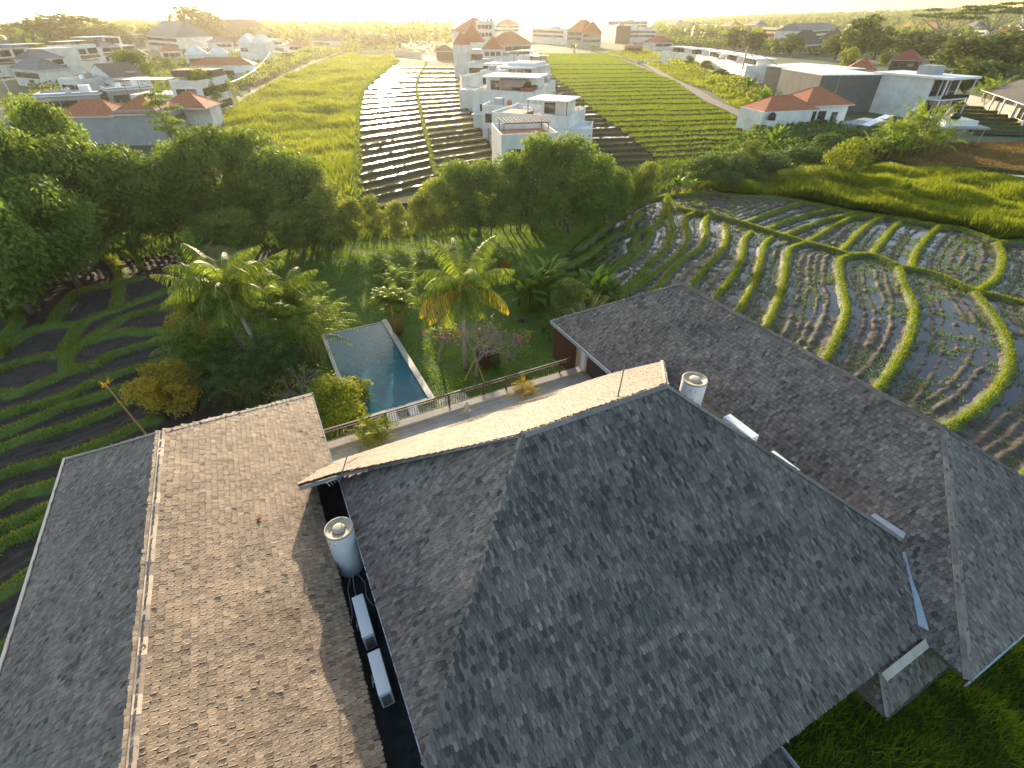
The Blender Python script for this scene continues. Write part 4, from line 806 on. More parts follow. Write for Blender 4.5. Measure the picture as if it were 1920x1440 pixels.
TR = 'tall trees in the line beyond the garden'
big = [make_tree('broadleaf_tree', 'x', M['leaf_big'], 100 + i, nb=20 + i, n=9500, size=.36, low=.16) for i in range(3)]
man = [make_tree('dense_tree', 'x', M['leaf_mango'], 120 + i, nb=24, n=10500, size=.36, low=.12, stems=5, spread=.33, top=.3) for i in range(2)]
oli = [make_tree('slender_tree', 'x', M['leaf_olive'], 140 + i, nb=18, n=6000, size=.42, low=.14, trunk=.12, stems=3, spread=.3, bark='palebark') for i in range(2)]
bsh = [make_tree('bush', 'x', M['leaf_lime'], 160, H=3, W=4, nb=12, n=4200, size=.20, low=.12, trunk=.08, stems=3, cat='bush'), make_tree('bush', 'x', M['leaf_dark'], 161, H=3, W=4, nb=12, n=4200, size=.22, low=.12, trunk=.08, stems=3, cat='bush')]
lay = make_tree('tiered_tree', 'x', M['leaf_big'], 170, nb=14, n=3600, size=.34, low=.25, flat=.25, trunk=.16, spread=.34)
far = [make_tree('distant_tree', 'x', M['leaf_far'], 180 + i, nb=14, n=1500, size=.75, trunk=.3) for i in range(2)]
ban = [banana('banana_plant', 'x', 190 + i) for i in range(2)]
plm = [palm('palm_tree', 'x', (0, 0, 0), 7.2, 3.6, 18, 195 + i, (.4, 0), nl=16, lw=.2, ll=.9) for i in range(2)]
arc = areca('feather_palm', 'x', (0, 0, 0), 3.2, 4.0, 199, 9)
T = [  # proto, base px, top px, crown width m, label
 (big[0], (14, 540), 232, 9.5, 'dark broad-crowned tree at the far left edge of the tree line'),
 (big[1], (75, 512), 205, 9, 'tall leafy tree second from the left edge, below the white townhouses'),
 (big[2], (128, 500), 222, 8, 'leafy green tree left of the tall crown in front of the orange roof'),
 (big[0], (182, 440), 172, 7.5, 'tallest pointed crown in front of the left end of the orange roof'),
 (big[1], (205, 478), 245, 9, 'broad tree below the orange roofed house, left of its grey wall'),
 (big[2], (268, 470), 262, 8.5, 'spreading tree below the grey wall of the orange roofed house'),
 (big[0], (60, 590), 330, 8, 'low dark tree overhanging the ploughed paddy at the left edge'),
 (big[1], (150, 540), 320, 8, 'low dense tree over the corner of the ploughed paddy'),
 (big[2], (330, 462), 285, 7, 'dusky tree right of the tiered tree, thin at its base'),
 (big[0], (385, 440), 262, 6.5, 'tree at the left foot of the idle grass field'),
 (big[1], (440, 440), 226, 8, 'round bright-topped tree standing against the idle grass field'),
 (big[2], (500, 430), 232, 7, 'tall tree just right of the round bright-topped one'),
 (man[0], (548, 448), 276, 8, 'dense tree with many stems left of the flooded terraces'),
 (man[1], (598, 452), 292, 7, 'thick pointed tree at the lower left corner of the flooded terraces'),
 (oli[0], (455, 478), 388, 5.5, 'rounded olive tree at the left end of the lawn'),
 (oli[1], (405, 480), 400, 5, 'dull olive tree behind the grey twiggy bush'),
 (oli[0], (560, 474), 390, 5.6, 'small round tree with a leaning trunk at the lawn edge'),
 (oli[1], (625, 466), 345, 6, 'slim tree at the lawn edge below the first water strips'),
 (oli[0], (668, 460), 368, 3.4, 'slim tree with sunlight leaking through its thin stems'),
 (oli[1], (706, 456), 366, 3.0, 'pale feathery tree before the flooded terraces, left of the gap'),
 (oli[0], (748, 452), 374, 2.8, 'low feathery tree in the dip of the tree line'),
 (oli[1], (790, 450), 364, 3.0, 'feathery tree right of the dip in the tree line'),
 (oli[0], (822, 446), 330, 4.4, 'narrow tree beside the dense dark mass'),
 (man[0], (862, 442), 300, 4.6, 'upright dense tree, first of the dark mass below the white houses'),
 (man[1], (905, 440), 300, 5.6, 'dense tree in the dark mass, second from its left'),
 (man[0], (955, 436), 286, 6.2, 'dense tree in the dark mass before the wall of the white houses'),
 (man[1], (1008, 434), 250, 7.2, 'highest dense tree hiding the nearest white house'),
 (man[0], (1062, 430), 254, 7.4, 'tall dense tree on the right of the highest one'),
 (man[1], (1112, 422), 288, 6, 'dense tree near the right end of the dark mass'),
 (man[0], (1148, 410), 316, 4.6, 'last and lowest tree of the dark mass, beside the paddy ponds'),
 (lay, (332, 285), 152, 7, 'tiered tree with flat branches beside the grey walled orange house'),
 (oli[1], (392, 215), 128, 9, 'loose tree beside the lane, left of the idle grass field'),
 (oli[0], (428, 205), 140, 7, 'slender tree at the lane end, right of the loose one'),
 (big[2], (268, 170), 90, 13, 'round deep green tree among the white townhouses'),
 (oli[1], (318, 135), 108, 8, 'small tree between the round tree and the orange flat roof'),
]
for p, b, top, wd, lab in T: put(p, b, top, wd, lab, TR)
BU = 'bushes along the far side of the right paddy'
for p, b, top, wd, lab in [
 (oli[0], (1208, 385), 300, 3.2, 'upright leafy bush left of the banana plants by the paddy'), (bsh[0], (1180, 380), 330, 3.5, 'bright bush at the end of the dark tree mass'),
 (bsh[1], (1322, 345), 292, 6, 'dark green bush below the rice terraces'), (bsh[1], (1372, 340), 288, 6.5, 'dark rounded bush left of the red hip house garden'),
 (bsh[1], (1345, 352), 318, 6, 'low dusky bush at the grass edge'), (oli[1], (1395, 325), 262, 5, 'leafy sapling at the foot of the rice terraces'),
 (bsh[1], (1440, 330), 290, 7, 'wide dark bush below the red hip house'), (bsh[1], (1500, 318), 278, 7, 'dark bush against the lower wall of the red hip house'),
 (bsh[0], (1475, 352), 318, 5, 'light green bush at the top of the grass bank'), (bsh[0], (1530, 350), 312, 5.5, 'sunlit bush at the top of the grass bank, middle'),
 (bsh[0], (1575, 340), 268, 6, 'tall sunlit bush beside the mud patch'), (bsh[0], (1600, 322), 292, 4, 'small sunlit bush touching the mud patch'),
 (bsh[1], (1545, 300), 252, 5, 'shrub under the terrace of the red hip house'), (bsh[1], (1625, 290), 258, 6, 'shrub between the red hip house and the palms'),
 (bsh[0], (1690, 372), 345, 1.5, 'single small leafy bush alone on the grass bank'), (bsh[1], (1410, 345), 325, 5, 'low bush right of the leafy sapling'),
 ]: put(p, b, top, wd, lab, BU, H=(3. if p in bsh else 10.), W=(4. if p in bsh else 8.))
for p, b, top, wd, lab in [
 (ban[0], (1266, 368), 328, 3.0, 'banana clump beside the first paddy pools'), (ban[1], (1296, 358), 332, 2.6, 'smaller banana clump right of the paddy pools'), (ban[0], (1452, 290), 232, 4.5, 'banana clump at the white corner of the red hip house'),
 (ban[1], (1478, 305), 270, 4, 'low banana clump below the red hip house wall'), (ban[0], (272, 505), 430, 3.6, 'bright sunlit banana plant at the foot of the left trees'), (ban[1], (378, 505), 440, 3.2, 'pale blue-green banana plant beside the grey twiggy bush'),
 (ban[0], (20, 590), 500, 5, 'shaded banana clump at the left edge of the ploughed paddy'), (ban[1], (62, 560), 500, 4, 'shaded banana plant right of the one at the left edge'), (ban[1], (1672, 300), 240, 5, 'banana clump in front of the white modern house'),
 (ban[0], (1395, 180), 140, 6, 'banana clump beside the dirt lane and the dark clad box house'), (ban[1], (1430, 205), 160, 6, 'banana clump where the lane meets the red hip house'), (ban[0], (1075, 100), 80, 7, 'banana clump at the far edge of the rice field, left'), (ban[1], (1112, 98), 82, 7, 'banana clump at the far edge of the rice field, right'),
 (ban[1], (1195, 360), 325, 2.6, 'lone young banana by the end of the dark trees')]: put(p, b, top, wd, lab, 'banana plants', H=3.5, W=3.5)
for b, top, wd, lab in [((1705, 290), 190, 7, 'tall feathery palm clump before the white modern house'), ((1670, 292), 215, 6, 'feathery palm clump left of the tall one'), ((1745, 292), 238, 6, 'feathery palm clump beside the platform legs'), ((1640, 300), 250, 5, 'low feathery palm clump nearest the red hip house'),
  ((1850, 205), 145, 8, 'yellow-tipped feather palm in front of the dark timber house'), ((1490, 160), 142, 7, 'feather palms between the two dark clad houses')]: put(arc, b, top, wd, lab, 'feather palms', H=3.2, W=4.)

# garden
palm('coconut_palm', 'coconut palm with yellowing lower fronds standing in the middle of the lawn', at(873, 690), 6.0, 3.9, 22, 301, (.15, .4), dry=3, nl=46, lw=.10, ll=.95)
palm('coconut_palm', 'leaning coconut palm with sunlit fronds, left of the pool', at(508, 712), 6.4, 3.8, 28, 302, (-1.3, .8), nl=44, lw=.10, ll=.95)
palm('coconut_palm', 'shorter coconut palm in shade behind the leaning one', at(470, 690), 4.6, 3.4, 22, 303, (-.5, .5), nl=34, lw=.12, ll=.8)
palm('coconut_palm', 'young coconut palm between the leaning palm and the pool', at(556, 668), 4.4, 3.0, 22, 311, (.2, .3), nl=34, lw=.11, ll=.8)
palm('coconut_palm', 'coconut palm at the outer left of the palm group, by the ploughed paddy', at(432, 668), 4.6, 3.2, 22, 312, (-.3, .2), nl=34, lw=.11, ll=.8, m='leaf_lime')
areca('areca_palm', 'upright dark clump palm with yellow stems on the lawn above the pool corner', at(746, 624), 4.9, 2.2, 304, 22, per=4, L0=.3)
areca('areca_palm', 'tall leafy areca clump at the left edge of the pool', at(585, 680), 6.0, 3.6, 305, 26)
areca('areca_palm', 'deep green areca clump between the leaning palm and the roof', at(470, 735), 3.6, 4.6, 306, 22, m='leaf_dark')
areca('areca_palm', 'areca clump behind the leaning palm, next to the yellow-green shrubs', at(400, 690), 3.4, 4.2, 307, 18)
areca('areca_palm', 'shaded areca clump below the leaning palm crown', at(545, 720), 3.2, 3.2, 308, 16, m='leaf_dark')
areca('areca_palm', 'bright yellow palm rising from behind the terrace edge at the left', at(702, 832, 2.5), 1.5, 1.6, 309, 9, m='leaf_lime')
areca('areca_palm', 'small yellow-green palm behind the terrace edge near the middle', at(985, 742, 2.5), .9, 1.5, 310, 7, m='leaf_yellow')
def shrub(px_, wd, h, m, label, seed, n=5200, size=.16, name='shrub', z=0.0, low=.1, flat=.85): 
    A = at(*px_, z); t = make_tree(name, label, M[m], seed, H=h, W=wd, nb=15, n=n, size=size, low=low, trunk=.07, stems=4, flat=flat, cat='shrub'); t.location = tuple(A); return t
shrub((335, 770), 3.6, 3.4, 'leaf_yellow', 'yellow-green fine-leaved shrub against the far end of the left wing roof', 401, 8500, .17)
shrub((375, 640), 3.2, 3.3, 'leaf_yellow', 'yellow-green shrub left of the palm group, farther from the roof', 402, 5000, .17)
shrub((400, 700), 3.0, 2.6, 'leaf_lime', 'lime shrub between the two yellow-green shrubs', 403, 4200, .17)
shrub((640, 800), 4.0, 3.2, 'leaf_lime', 'broad rounded bush of small glossy leaves between roof and pool', 404, 11000, .15)
shrub((672, 752), 1.7, 1.8, 'leaf_olive', 'white-flecked bush leaning over the near pool corner', 405, 3600, .13)
twigtree('frangipani', 'bare grey frangipani behind the broad rounded bush', at(575, 770), 3.2, 3.5, 406, 0, 160)
twigtree('frangipani', 'bare purplish frangipani held by three bamboo stakes in front of the palm', at(893, 705), 3.9, 3.6, 407, 0, 60, 3, depth=7)
twigtree('bougainvillea', 'loose shrub with clusters of pink blossom on the lawn right of the pool', at(825, 680), 2.9, 2.6, 408, 16, 420, cat='shrub')
twigtree('bougainvillea', 'thin shrub with red-pink flowers right of the staked frangipani', at(955, 672), 2.6, 2.2, 409, 7, 200, cat='shrub')
t = make_tree('rounded_bush', 'round grey-green twiggy bush at the top corner of the ploughed paddy', M['leaf_grey'], 410, H=4.2, W=5, nb=16, n=9000, size=.14, low=.2, trunk=.12, stems=5, cat='bush'); t.location = tuple(at(440, 548))
shrub((948, 520), 1.6, 1.7, 'gold', 'golden-orange shrub behind the coconut palm', 411, 2600, .13)
for k, (q, h_, w_) in enumerate([((718, 530), 2.6, 2.2), ((752, 560), 3.2, 2.6), ((800, 520), 2.4, 2.2), ((885, 510), 3.0, 2.8), ((920, 520), 3.2, 2.6), ((985, 560), 3.0, 2.4)]):
    nm_ = (['small dark palm left of the lawn clump palm, in shade', 'small bushy palm just behind the lawn clump palm', 'little palm in the shade left of the coconut palm crown', 'leafy little palm behind the coconut palm crown', 'small palm just right of the coconut palm crown', 'small palm left of the banana group'][k])
    areca('garden_palm', nm_, at(*q), h_, w_, 420 + k, 7, m='leaf_big' if k % 2 else 'palm', per=5)
for q, s_, lab in [((1005, 585), 1.15, 'large banana plant left of the traveller palm, its leaves catching the sun'), ((1030, 570), 1.25, 'tall banana plant behind the others, beside the leafy bush'), ((985, 575), .9, 'smaller banana plant with one long leaf reaching left'), ((1118, 570), 1.0, 'banana plant right of the leafy bush beside the grey roof')]:
    place(ban[0] if s_ > 1 else ban[1], at(*q), s_ * 5, s_, lab, 'garden banana plants')
shrub((1070, 600), 3.2, 3.6, 'leaf_olive', 'white-flecked leafy bush between the bananas and the grey roof', 430, 6000, .17, low=.2)
shrub((1140, 570), 2.4, 2.2, 'leaf_olive', 'glossy bush right of the traveller palm at the roof edge', 431, 3500, .16)
t = banana('traveller_palm', 'fan-shaped traveller palm with spread ribs by the grey roof corner', 432, 3.4, 1, 18, fan=.35, cat='palm', m='leaf_grey'); t.location = tuple(at(1098, 625))
shrub((1030, 640), 1.6, 2.0, 'leaf_dark', 'small dark garden tree just left of the right wing corner', 433, 2200, .17, low=.4)
shrub((930, 688), .9, .9, 'leaf_dark', 'low dark bush beside the staked frangipani', 434, 900, .1)
bx = thing('garden_shed', 'low dark red box shed behind the staked frangipani', 'shed', at(905, 690), HA); c = at(905, 690)
mb = MB(); mb.box(c, U2 * 1.3, U1 * 1.0, UZ * .85); mb.build('wall', M['redwood'], bx); mb = MB(); mb.box(c + UZ * .85 - U2 * .05 - U1 * .05, U2 * 1.4, U1 * 1.1, UZ * .05); mb.build('roof', M['dark'], bx)
st = thing('garden_lamp', 'small dark round ornament on the lawn between palm and bananas', 'ornament', at(978, 603)); mb = MB(); mb.lathe(at(978, 603), [(.22, 0), (.26, .1), (.2, .22), (.05, .26)], 12); mb.build('body', M['black'], st)
# distant vegetation
FT = 'distant trees'
def fartree(b, top, wd, lab, k=0): put(far[k % 2], b, top, wd, lab, FT)
for i, (b, top, wd, lab) in enumerate([
 ((150, 92), 24, 70, 'huge umbrella-shaped rain tree on the left skyline'), ((372, 88), 6, 34, 'tall dark tree breaking the skyline left of the sun'), ((405, 85), 18, 26, 'lower companion of the tall skyline tree'), ((268, 62), 40, 24, 'small dark tree on the skyline right of the rain tree'),
 ((1375, 95), 52, 22, 'round tree behind the long white terraces, left'), ((1410, 98), 58, 18, 'round tree behind the long white terraces, right'), ((1330, 80), 58, 20, 'tree behind the mast of the white terraces'), ((1345, 70), 50, 22, 'tree behind and above the mast'),
 ((1480, 105), 62, 18, 'light tree left of the curved timber roof'), ((1460, 100), 70, 14, 'small tree left of the light one'), ((1600, 118), 26, 24, 'tallest dark tree right of the curved timber roof'), ((1565, 112), 60, 18, 'broad tree against the curved timber roof'), ((1638, 112), 48, 20, 'dark tree right of the tallest'),
 ((1700, 112), 55, 30, 'wide dark tree before the far red roofs'), ((1745, 118), 62, 26, 'dark tree in the middle of the right wood'), ((1790, 150), 62, 24, 'dark tree before the brown roofs on the right'), ((1860, 150), 55, 28, 'broad tree near the right edge, above the timber house'), ((1905, 130), 52, 26, 'tree at the right edge above the timber house'),
 ((1800, 185), 108, 16, 'bright topped tree beside the white modern house'), ((1835, 170), 110, 14, 'tree between the modern house and timber house'), ((1768, 112), 78, 16, 'low tree behind the modern house roof'),
 ((830, 105), 84, 12, 'dark shrubby tree left of the tall white house'), ((540, 120), 96, 9, 'roadside tree right of the white pyramid roofs'), ((575, 112), 92, 9, 'roadside tree near the top of the lane'), ((515, 135), 115, 6, 'small roadside tree beside the brick wall'),
 ((1262, 118), 92, 7, 'small tree by the wall of the long white terraces'), ((1290, 128), 104, 6, 'bushy tree along the white terrace wall'), ((1322, 135), 112, 6, 'shrub hugging the white terrace wall, middle'), ((1350, 148), 128, 6, 'shrub hugging the white terrace wall, right')]): fartree(b, top, wd, lab, i)
for k in range(16):
    x_ = 60 + k * 46; fartree((x_, 84 + (k * 7) % 11), [58, 50, 62, 54][k % 4], 17 + (k * 5) % 9, 'hazy tree in the row behind the left village, %s from the left' % ['first', 'second', 'third', 'fourth', 'fifth', 'sixth', 'seventh', 'eighth', 'ninth', 'tenth', 'eleventh', 'twelfth', 'thirteenth', 'fourteenth', 'fifteenth', 'sixteenth'][k], k)
for b, top, wd, lab in [((1585, 128), 92, 10, 'yellow-green feathery tree left of the red roof'), ((1655, 124), 98, 6, 'yellow-green pointed tree right of the red roof')]: put(bsh[0], b, top, wd, lab, FT, H=3., W=4.)
for k, (x, tp) in enumerate([(575, 44), (600, 42), (622, 40), (645, 42), (660, 36), (674, 28), (695, 38), (548, 36), (520, 34), (500, 32), (480, 34), (460, 30)]):
    put(plm[k % 2], (x, 70), tp, 14, ['', 'slender ', 'ragged ', 'tall '][k % 4] + 'palm silhouetted on the bright skyline, %s from the right' % ['seventh', 'sixth', 'fifth', 'fourth', 'third', 'second', 'first', 'eighth', 'ninth', 'tenth', 'eleventh', 'twelfth'][k], 'palms on the skyline', W=7.)
def umbrella_tree(b, top, wd, label, seed):
    r = np.random.default_rng(seed); A = at(*b); h = zat(A, top); t = thing('umbrella_tree', label, 'tree', A, 0, 'flat-topped umbrella trees'); mb = MB(); cr = MB(); bl = []
    for k in range(11): a = k * 2.4; q = wd * .42 * math.sqrt((k + .5) / 11); bl.append((A[0] + math.cos(a) * q, A[1] + math.sin(a) * q, h * (.9 - .18 * r.random()), wd * .13, .22))
    blobcrown(cr, bl, 2600, 1.3, r, .6); cr.build('crown', M['leaf_far'], t)
    f = A + UZ * h * .4; mb.tube([A, f], [.9, .6], 6)
    for b_ in bl: mb.tube([f, (f + np.array(b_[:3])) / 2 - UZ, np.array(b_[:3])], [.4, .3, .12], 5)
    mb.build('trunk', M['palebark'], t)
umbrella_tree((1755, 100), 8, 46, 'flat-topped umbrella tree on the right skyline, left and widest', 501); umbrella_tree((1838, 100), -6, 44, 'flat-topped umbrella tree with bare forked limbs at the top right', 502); umbrella_tree((1905, 95), 0, 34, 'flat-topped umbrella tree at the top right corner', 503)
def wood(name, P, n, size, label, zf_=None, h=14, m='leaf_far'):
    Q = rand_in(P, n, rng); f = fbm(Q[:, 0], Q[:, 1], 40, 51); z0 = zf_(Q[:, 0], Q[:, 1]) if zf_ else 0; c = z0 + h * (.25 + 1.1 * f) * np.sqrt(rng.random(len(Q)))
    mb = MB(); d = np.sqrt(Q[:, 0] ** 2 + Q[:, 1] ** 2); leafquads(mb, np.column_stack([Q, c]), unit(rng.normal(0, 1, (len(Q), 3)) + UZ * .8), size * (1 + d / 900), rng, np.clip(f + .3 * (rng.random(len(Q)) - .5), 0, 1), .8, .1)
    structure(mb, name, M[m], kind='stuff', label=label, cat='woodland')
wood('woodland', px([(-60, 120), (60, 62), (300, 52), (480, 50), (640, 52), (745, 60), (850, 62), (848, 92), (745, 98), (640, 92), (560, 96), (470, 82), (360, 82), (200, 90), (60, 110)]), 52000, 2.6, 'hazy far-off woodland below the bright sun', h=15)
wood('woodland', [(120, 640), (160, 720), (230, 1000), (620, 2600), (2600, 2600), (1900, 900), (1200, 560), (760, 560), (450, 600), (280, 560)], 120000, 4.2, 'far-off wooded land and hills along the right skyline', lambda x, y: hillfn(x, y)[0] + 1, h=12)
wood('garden_thicket', px([(1225, 92), (1300, 62), (1420, 60), (1500, 62), (1600, 72), (1760, 80), (1960, 84), (1960, 165), (1840, 165), (1790, 120), (1680, 108), (1560, 105), (1440, 104), (1380, 92)]), 60000, 1.7, 'dense green thicket between the houses on the right', h=6)
wood('garden_thicket', px([(-40, 215), (0, 200), (60, 190), (60, 160), (180, 150), (240, 130), (340, 95), (480, 105), (520, 110), (480, 150), (440, 180), (400, 215), (340, 250), (200, 250), (60, 230)]), 26000, .9, 'low planting and hedges between the houses on the left', h=2.4)
wood('garden_thicket', px([(200, 165), (300, 130), (350, 135), (480, 150), (470, 185), (400, 260), (350, 300), (300, 250), (250, 200)]), 7000, .8, 'green planting among the houses on the left', h=3)
wood('garden_thicket', px([(440, 175), (500, 128), (560, 104), (640, 84), (745, 86), (745, 104), (640, 100), (560, 128), (500, 160)]), 20000, 1.0, 'wild green shrubs between the lane and the far left houses', h=5, m='leaf_olive')
wood('garden_thicket', px([(1240, 108), (1330, 128), (1420, 165), (1440, 190), (1420, 230), (1395, 200), (1330, 160), (1250, 120)]), 16000, .8, 'green shrubbery between the lane and the white terrace wall', h=2.6, m='leaf_lime')
wood('garden_thicket', px([(1400, 260), (1440, 235), (1640, 255), (1760, 250), (1760, 285), (1640, 300), (1560, 330), (1300, 352), (1290, 330)]), 26000, .6, 'dark tangle of leaves below the red hip house', h=2.2, m='leaf_dark')
# ------------------------------------------------------------ houses
class Bld:
    """a house set out from its two front top corners (surveyed) and its height"""
    def __init__(s, name, label, tl, tr, h, depth, cat='house', group=None, z0=0.0):
        A = at(*tl, z0 + h); B = at(*tr, z0 + h); A[2] = B[2] = z0; d = B - A; s.w = np.linalg.norm(d); s.X = d / s.w; s.Y = np.array([-s.X[1], s.X[0], 0]); s.o = A; s.h = h; s.d = depth
        s.t = thing(name, label, cat, A, math.atan2(s.X[1], s.X[0]), group)
    def P(s, x, y, z): return s.o + s.X * x + s.Y * y + UZ * z
    def box(s, name, x0, x1, y0, y1, z0, z1, m, parent=None):
        mb = MB(); mb.box(s.P(x0, y0, z0), s.X * (x1 - x0), s.Y * (y1 - y0), UZ * (z1 - z0)); return mb.build(name, M[m], parent or s.t)
    def body(s, m='plaster', h=None): return s.box('wall', 0, s.w, 0, s.d, -1, h or s.h, m)
    def flat(s, x0, x1, y0, y1, z, m='white', ov=.3, th=.3): return s.box('roof', x0 - ov, x1 + ov, y0 - ov, y1 + ov, z, z + th, m)
    def parapet(s, x0, x1, y0, y1, z, h=.9, th=.2, m='plaster'):
        mb = MB()
        for a in ((x0, x1, y0, y0 + th), (x0, x1, y1 - th, y1), (x0, x0 + th, y0 + th, y1 - th), (x1 - th, x1, y0 + th, y1 - th)): mb.box(s.P(a[0], a[2], z), s.X * (a[1] - a[0]), s.Y * (a[3] - a[2]), UZ * h)
        return mb.build('parapet', M[m], s.t)
    def hip(s, x0, x1, y0, y1, z, rise, m='orange', ov=.6, gable=False):
        x0 -= ov; x1 += ov; y0 -= ov; y1 += ov; w_, d_ = x1 - x0, y1 - y0; q = min(w_, d_) / 2; e = 0 if gable else 1
        if w_ >= d_: r0, r1 = (x0 + q * e, (y0 + y1) / 2), (x1 - q * e, (y0 + y1) / 2)
        else: r0, r1 = ((x0 + x1) / 2, y0 + q * e), ((x0 + x1) / 2, y1 - q * e)
        c = [s.P(x0, y0, z), s.P(x1, y0, z), s.P(x1, y1, z), s.P(x0, y1, z)]; a, b = s.P(*r0, z + rise), s.P(*r1, z + rise); mb = MB()
        f = [(0, 1, 5, 4), (1, 2, 5), (2, 3, 4, 5), (3, 0, 4)] if w_ >= d_ else [(0, 1, 4), (1, 2, 5, 4), (2, 3, 5), (3, 0, 4, 5)]
        mb.add(c + [a, b], f + [(3, 2, 1, 0)]); ro = mb.build('roof', M[m], s.t)
        mb = MB(); [mb.tube([p, q_], .09, 5) for p, q_ in ((a, b), (c[0], a), (c[1], b if w_ >= d_ else a), (c[2], b), (c[3], a if w_ >= d_ else b)) if np.linalg.norm(q_ - p) > .1]
        mb.build('ridge_tiles', M[m], ro); mb = MB(); mb.box(s.P(x0, y0, z - .16), s.X * (x1 - x0), s.Y * (y1 - y0), UZ * .155); mb.build('soffit', M['white'], ro)
    def win(s, u0, u1, z0, z1, side='F', fm='frame', y=0.0, n=1, parent=None):
        if side == 'F': f = lambda u, v, z: s.P(u, y - v, z)
        elif side == 'L': f = lambda u, v, z: s.P(y - v, u, z)
        else: f = lambda u, v, z: s.P(s.w + y + v, u, z)
        for k in range(n):
            a = u0 + (u1 - u0) * k / n; b = u0 + (u1 - u0) * (k + 1) / n - (.25 if n > 1 else 0); mb = MB(); t_ = .1
            for (p, q, r_, s__) in ((a, b, z0, z0 + t_), (a, b, z1 - t_, z1), (a, a + t_, z0 + t_, z1 - t_), (b - t_, b, z0 + t_, z1 - t_)):
                o = f(p, -.02, r_); mb.box(o, f(q, -.02, r_) - o, f(p, .06, r_) - o, UZ * (s__ - r_))
            w_ = mb.build('window', M[fm], parent or s.t); mb = MB(); mb.quad(f(a + t_, .012, z0 + t_), f(b - t_, .012, z0 + t_), f(b - t_, .012, z1 - t_), f(a + t_, .012, z1 - t_)); mb.build('pane', M['glass'], w_)
    def canopy(s, x0, x1, y0, y1, z, h, m='white', th=.12, post='bronze'):
        c = s.box('canopy', x0, x1, y0, y1, z + h, z + h + th, m)
        for x in (x0 + .15, x1 - .25):
            for y in (y0 + .15, y1 - .25): mb = MB(); mb.box(s.P(x, y, z), s.X * .1, s.Y * .1, UZ * h); mb.build('post', M[post], c)
# centre row
b = Bld('terrace_house', 'nearest white house of the middle row, pergola on its roof terrace', (940, 266), (1046, 262), 6.2, 9, 'house', 'white houses in the middle row')
b.body(); b.parapet(0, b.w, 0, b.d, 6.2, .9); b.win(1, b.w - 1, 3.6, 5.2, 'F', n=3); b.box('deck', .3, b.w - .3, .3, b.d - .3, 6.22, 6.3, 'orange')
c = b.box('pergola', .5, 7, 1, 1.15, 8.2, 8.35, 'brownband'); mb = MB(); [mb.box(b.P(.5 + i * .5, .5, 8.36), b.X * .1, b.Y * 5, UZ * .1) for i in range(14)]; [mb.box(b.P(x, y, 6.3), b.X * .12, b.Y * .12, UZ * 1.9) for x in (.5, 6.8) for y in (1, 5)]; mb.build('slats', M['brownband'], c)
b = Bld('terrace_house', 'low white side block right of the nearest middle-row house, half hidden by the dense tree', (1046, 247), (1108, 249), 5.2, 8, 'house', 'white houses in the middle row'); b.body(); b.parapet(0, b.w, 0, b.d, 5.2, .5); b.win(1, 4, 2.5, 4.2, n=2)
b = Bld('terrace_house', 'white house with a pale flat canopy on posts over its roof terrace', (922, 222), (1060, 232), 6.2, 11, 'house', 'white houses in the middle row')
b.body(); b.parapet(0, b.w, 0, b.d, 6.2, 1.0); b.canopy(b.w * .42, b.w * .97, 2, 9, 6.2, 2.8, 'white'); b.box('rooftop_room', b.w * .5, b.w * .9, 6, 9, 6.2, 8.8, 'plaster'); b.win(b.w * .55, b.w * .7, 6.6, 8.3, 'F', y=6.0, fm='bronze'); b.box('lower_slab', 1, b.w * .4, 1, 6, 6.25, 7.0, 'brownband'); b.win(1, 8, 3.0, 5, 'L', n=3); b.win(b.w * .3, b.w - 1, 3.0, 4.8, n=3, fm='whframe')
for k in (.22, .3): mb = MB(); mb.lathe(b.P(b.w * k, 8, 6.3), [(.4, 0), (.4, .8), (.1, .9)], 12); mb.build('roof_drum', M['white'], b.t)
b = Bld('terrace_house', 'white house with a sloping brown awning on its roof terrace', (886, 178), (1000, 182), 6.4, 16, 'house', 'white houses in the middle row')
b.body(); b.parapet(0, b.w, 0, b.d, 6.4, .9); b.box('rooftop_room', 1, b.w - 1, 7, 15, 6.4, 9.2, 'plaster'); b.flat(1, b.w - 1, 7, 15, 9.2, 'white', .8, .25); b.win(2, b.w - 2, 6.8, 8.6, 'F', y=7.0, n=4, fm='brownband'); b.win(2, 14, 3, 5, 'L', n=4); b.win(1.5, b.w - 1, 3.2, 4.8, n=3, fm='whframe'); b.box('ledge', -.3, b.w + .3, -.5, -.01, 2.6, 2.8, 'white')
mb = MB(); mb.slab([b.P(b.w * .36, 1.5, 8.0), b.P(b.w * .78, 1.5, 8.0), b.P(b.w * .8, 6.6, 9.1), b.P(b.w * .34, 6.6, 9.1)], .12); aw = mb.build('awning', M['brownband'], b.t); 
for q in (.38, .75): mb = MB(); mb.box(b.P(b.w * q, 1.7, 6.4), b.X * .15, b.Y * .15, UZ * 1.6); mb.build('post', M['brownband'], aw); b.box('planter', b.w * .78, b.w - .5, 1, 6, 7.3, 8.0, 'orange')
b = Bld('terrace_house', 'white flat-roofed house with an upper storey and small canopy behind the brown awning', (866, 150), (985, 155), 6.2, 20, 'house', 'white houses in the middle row')
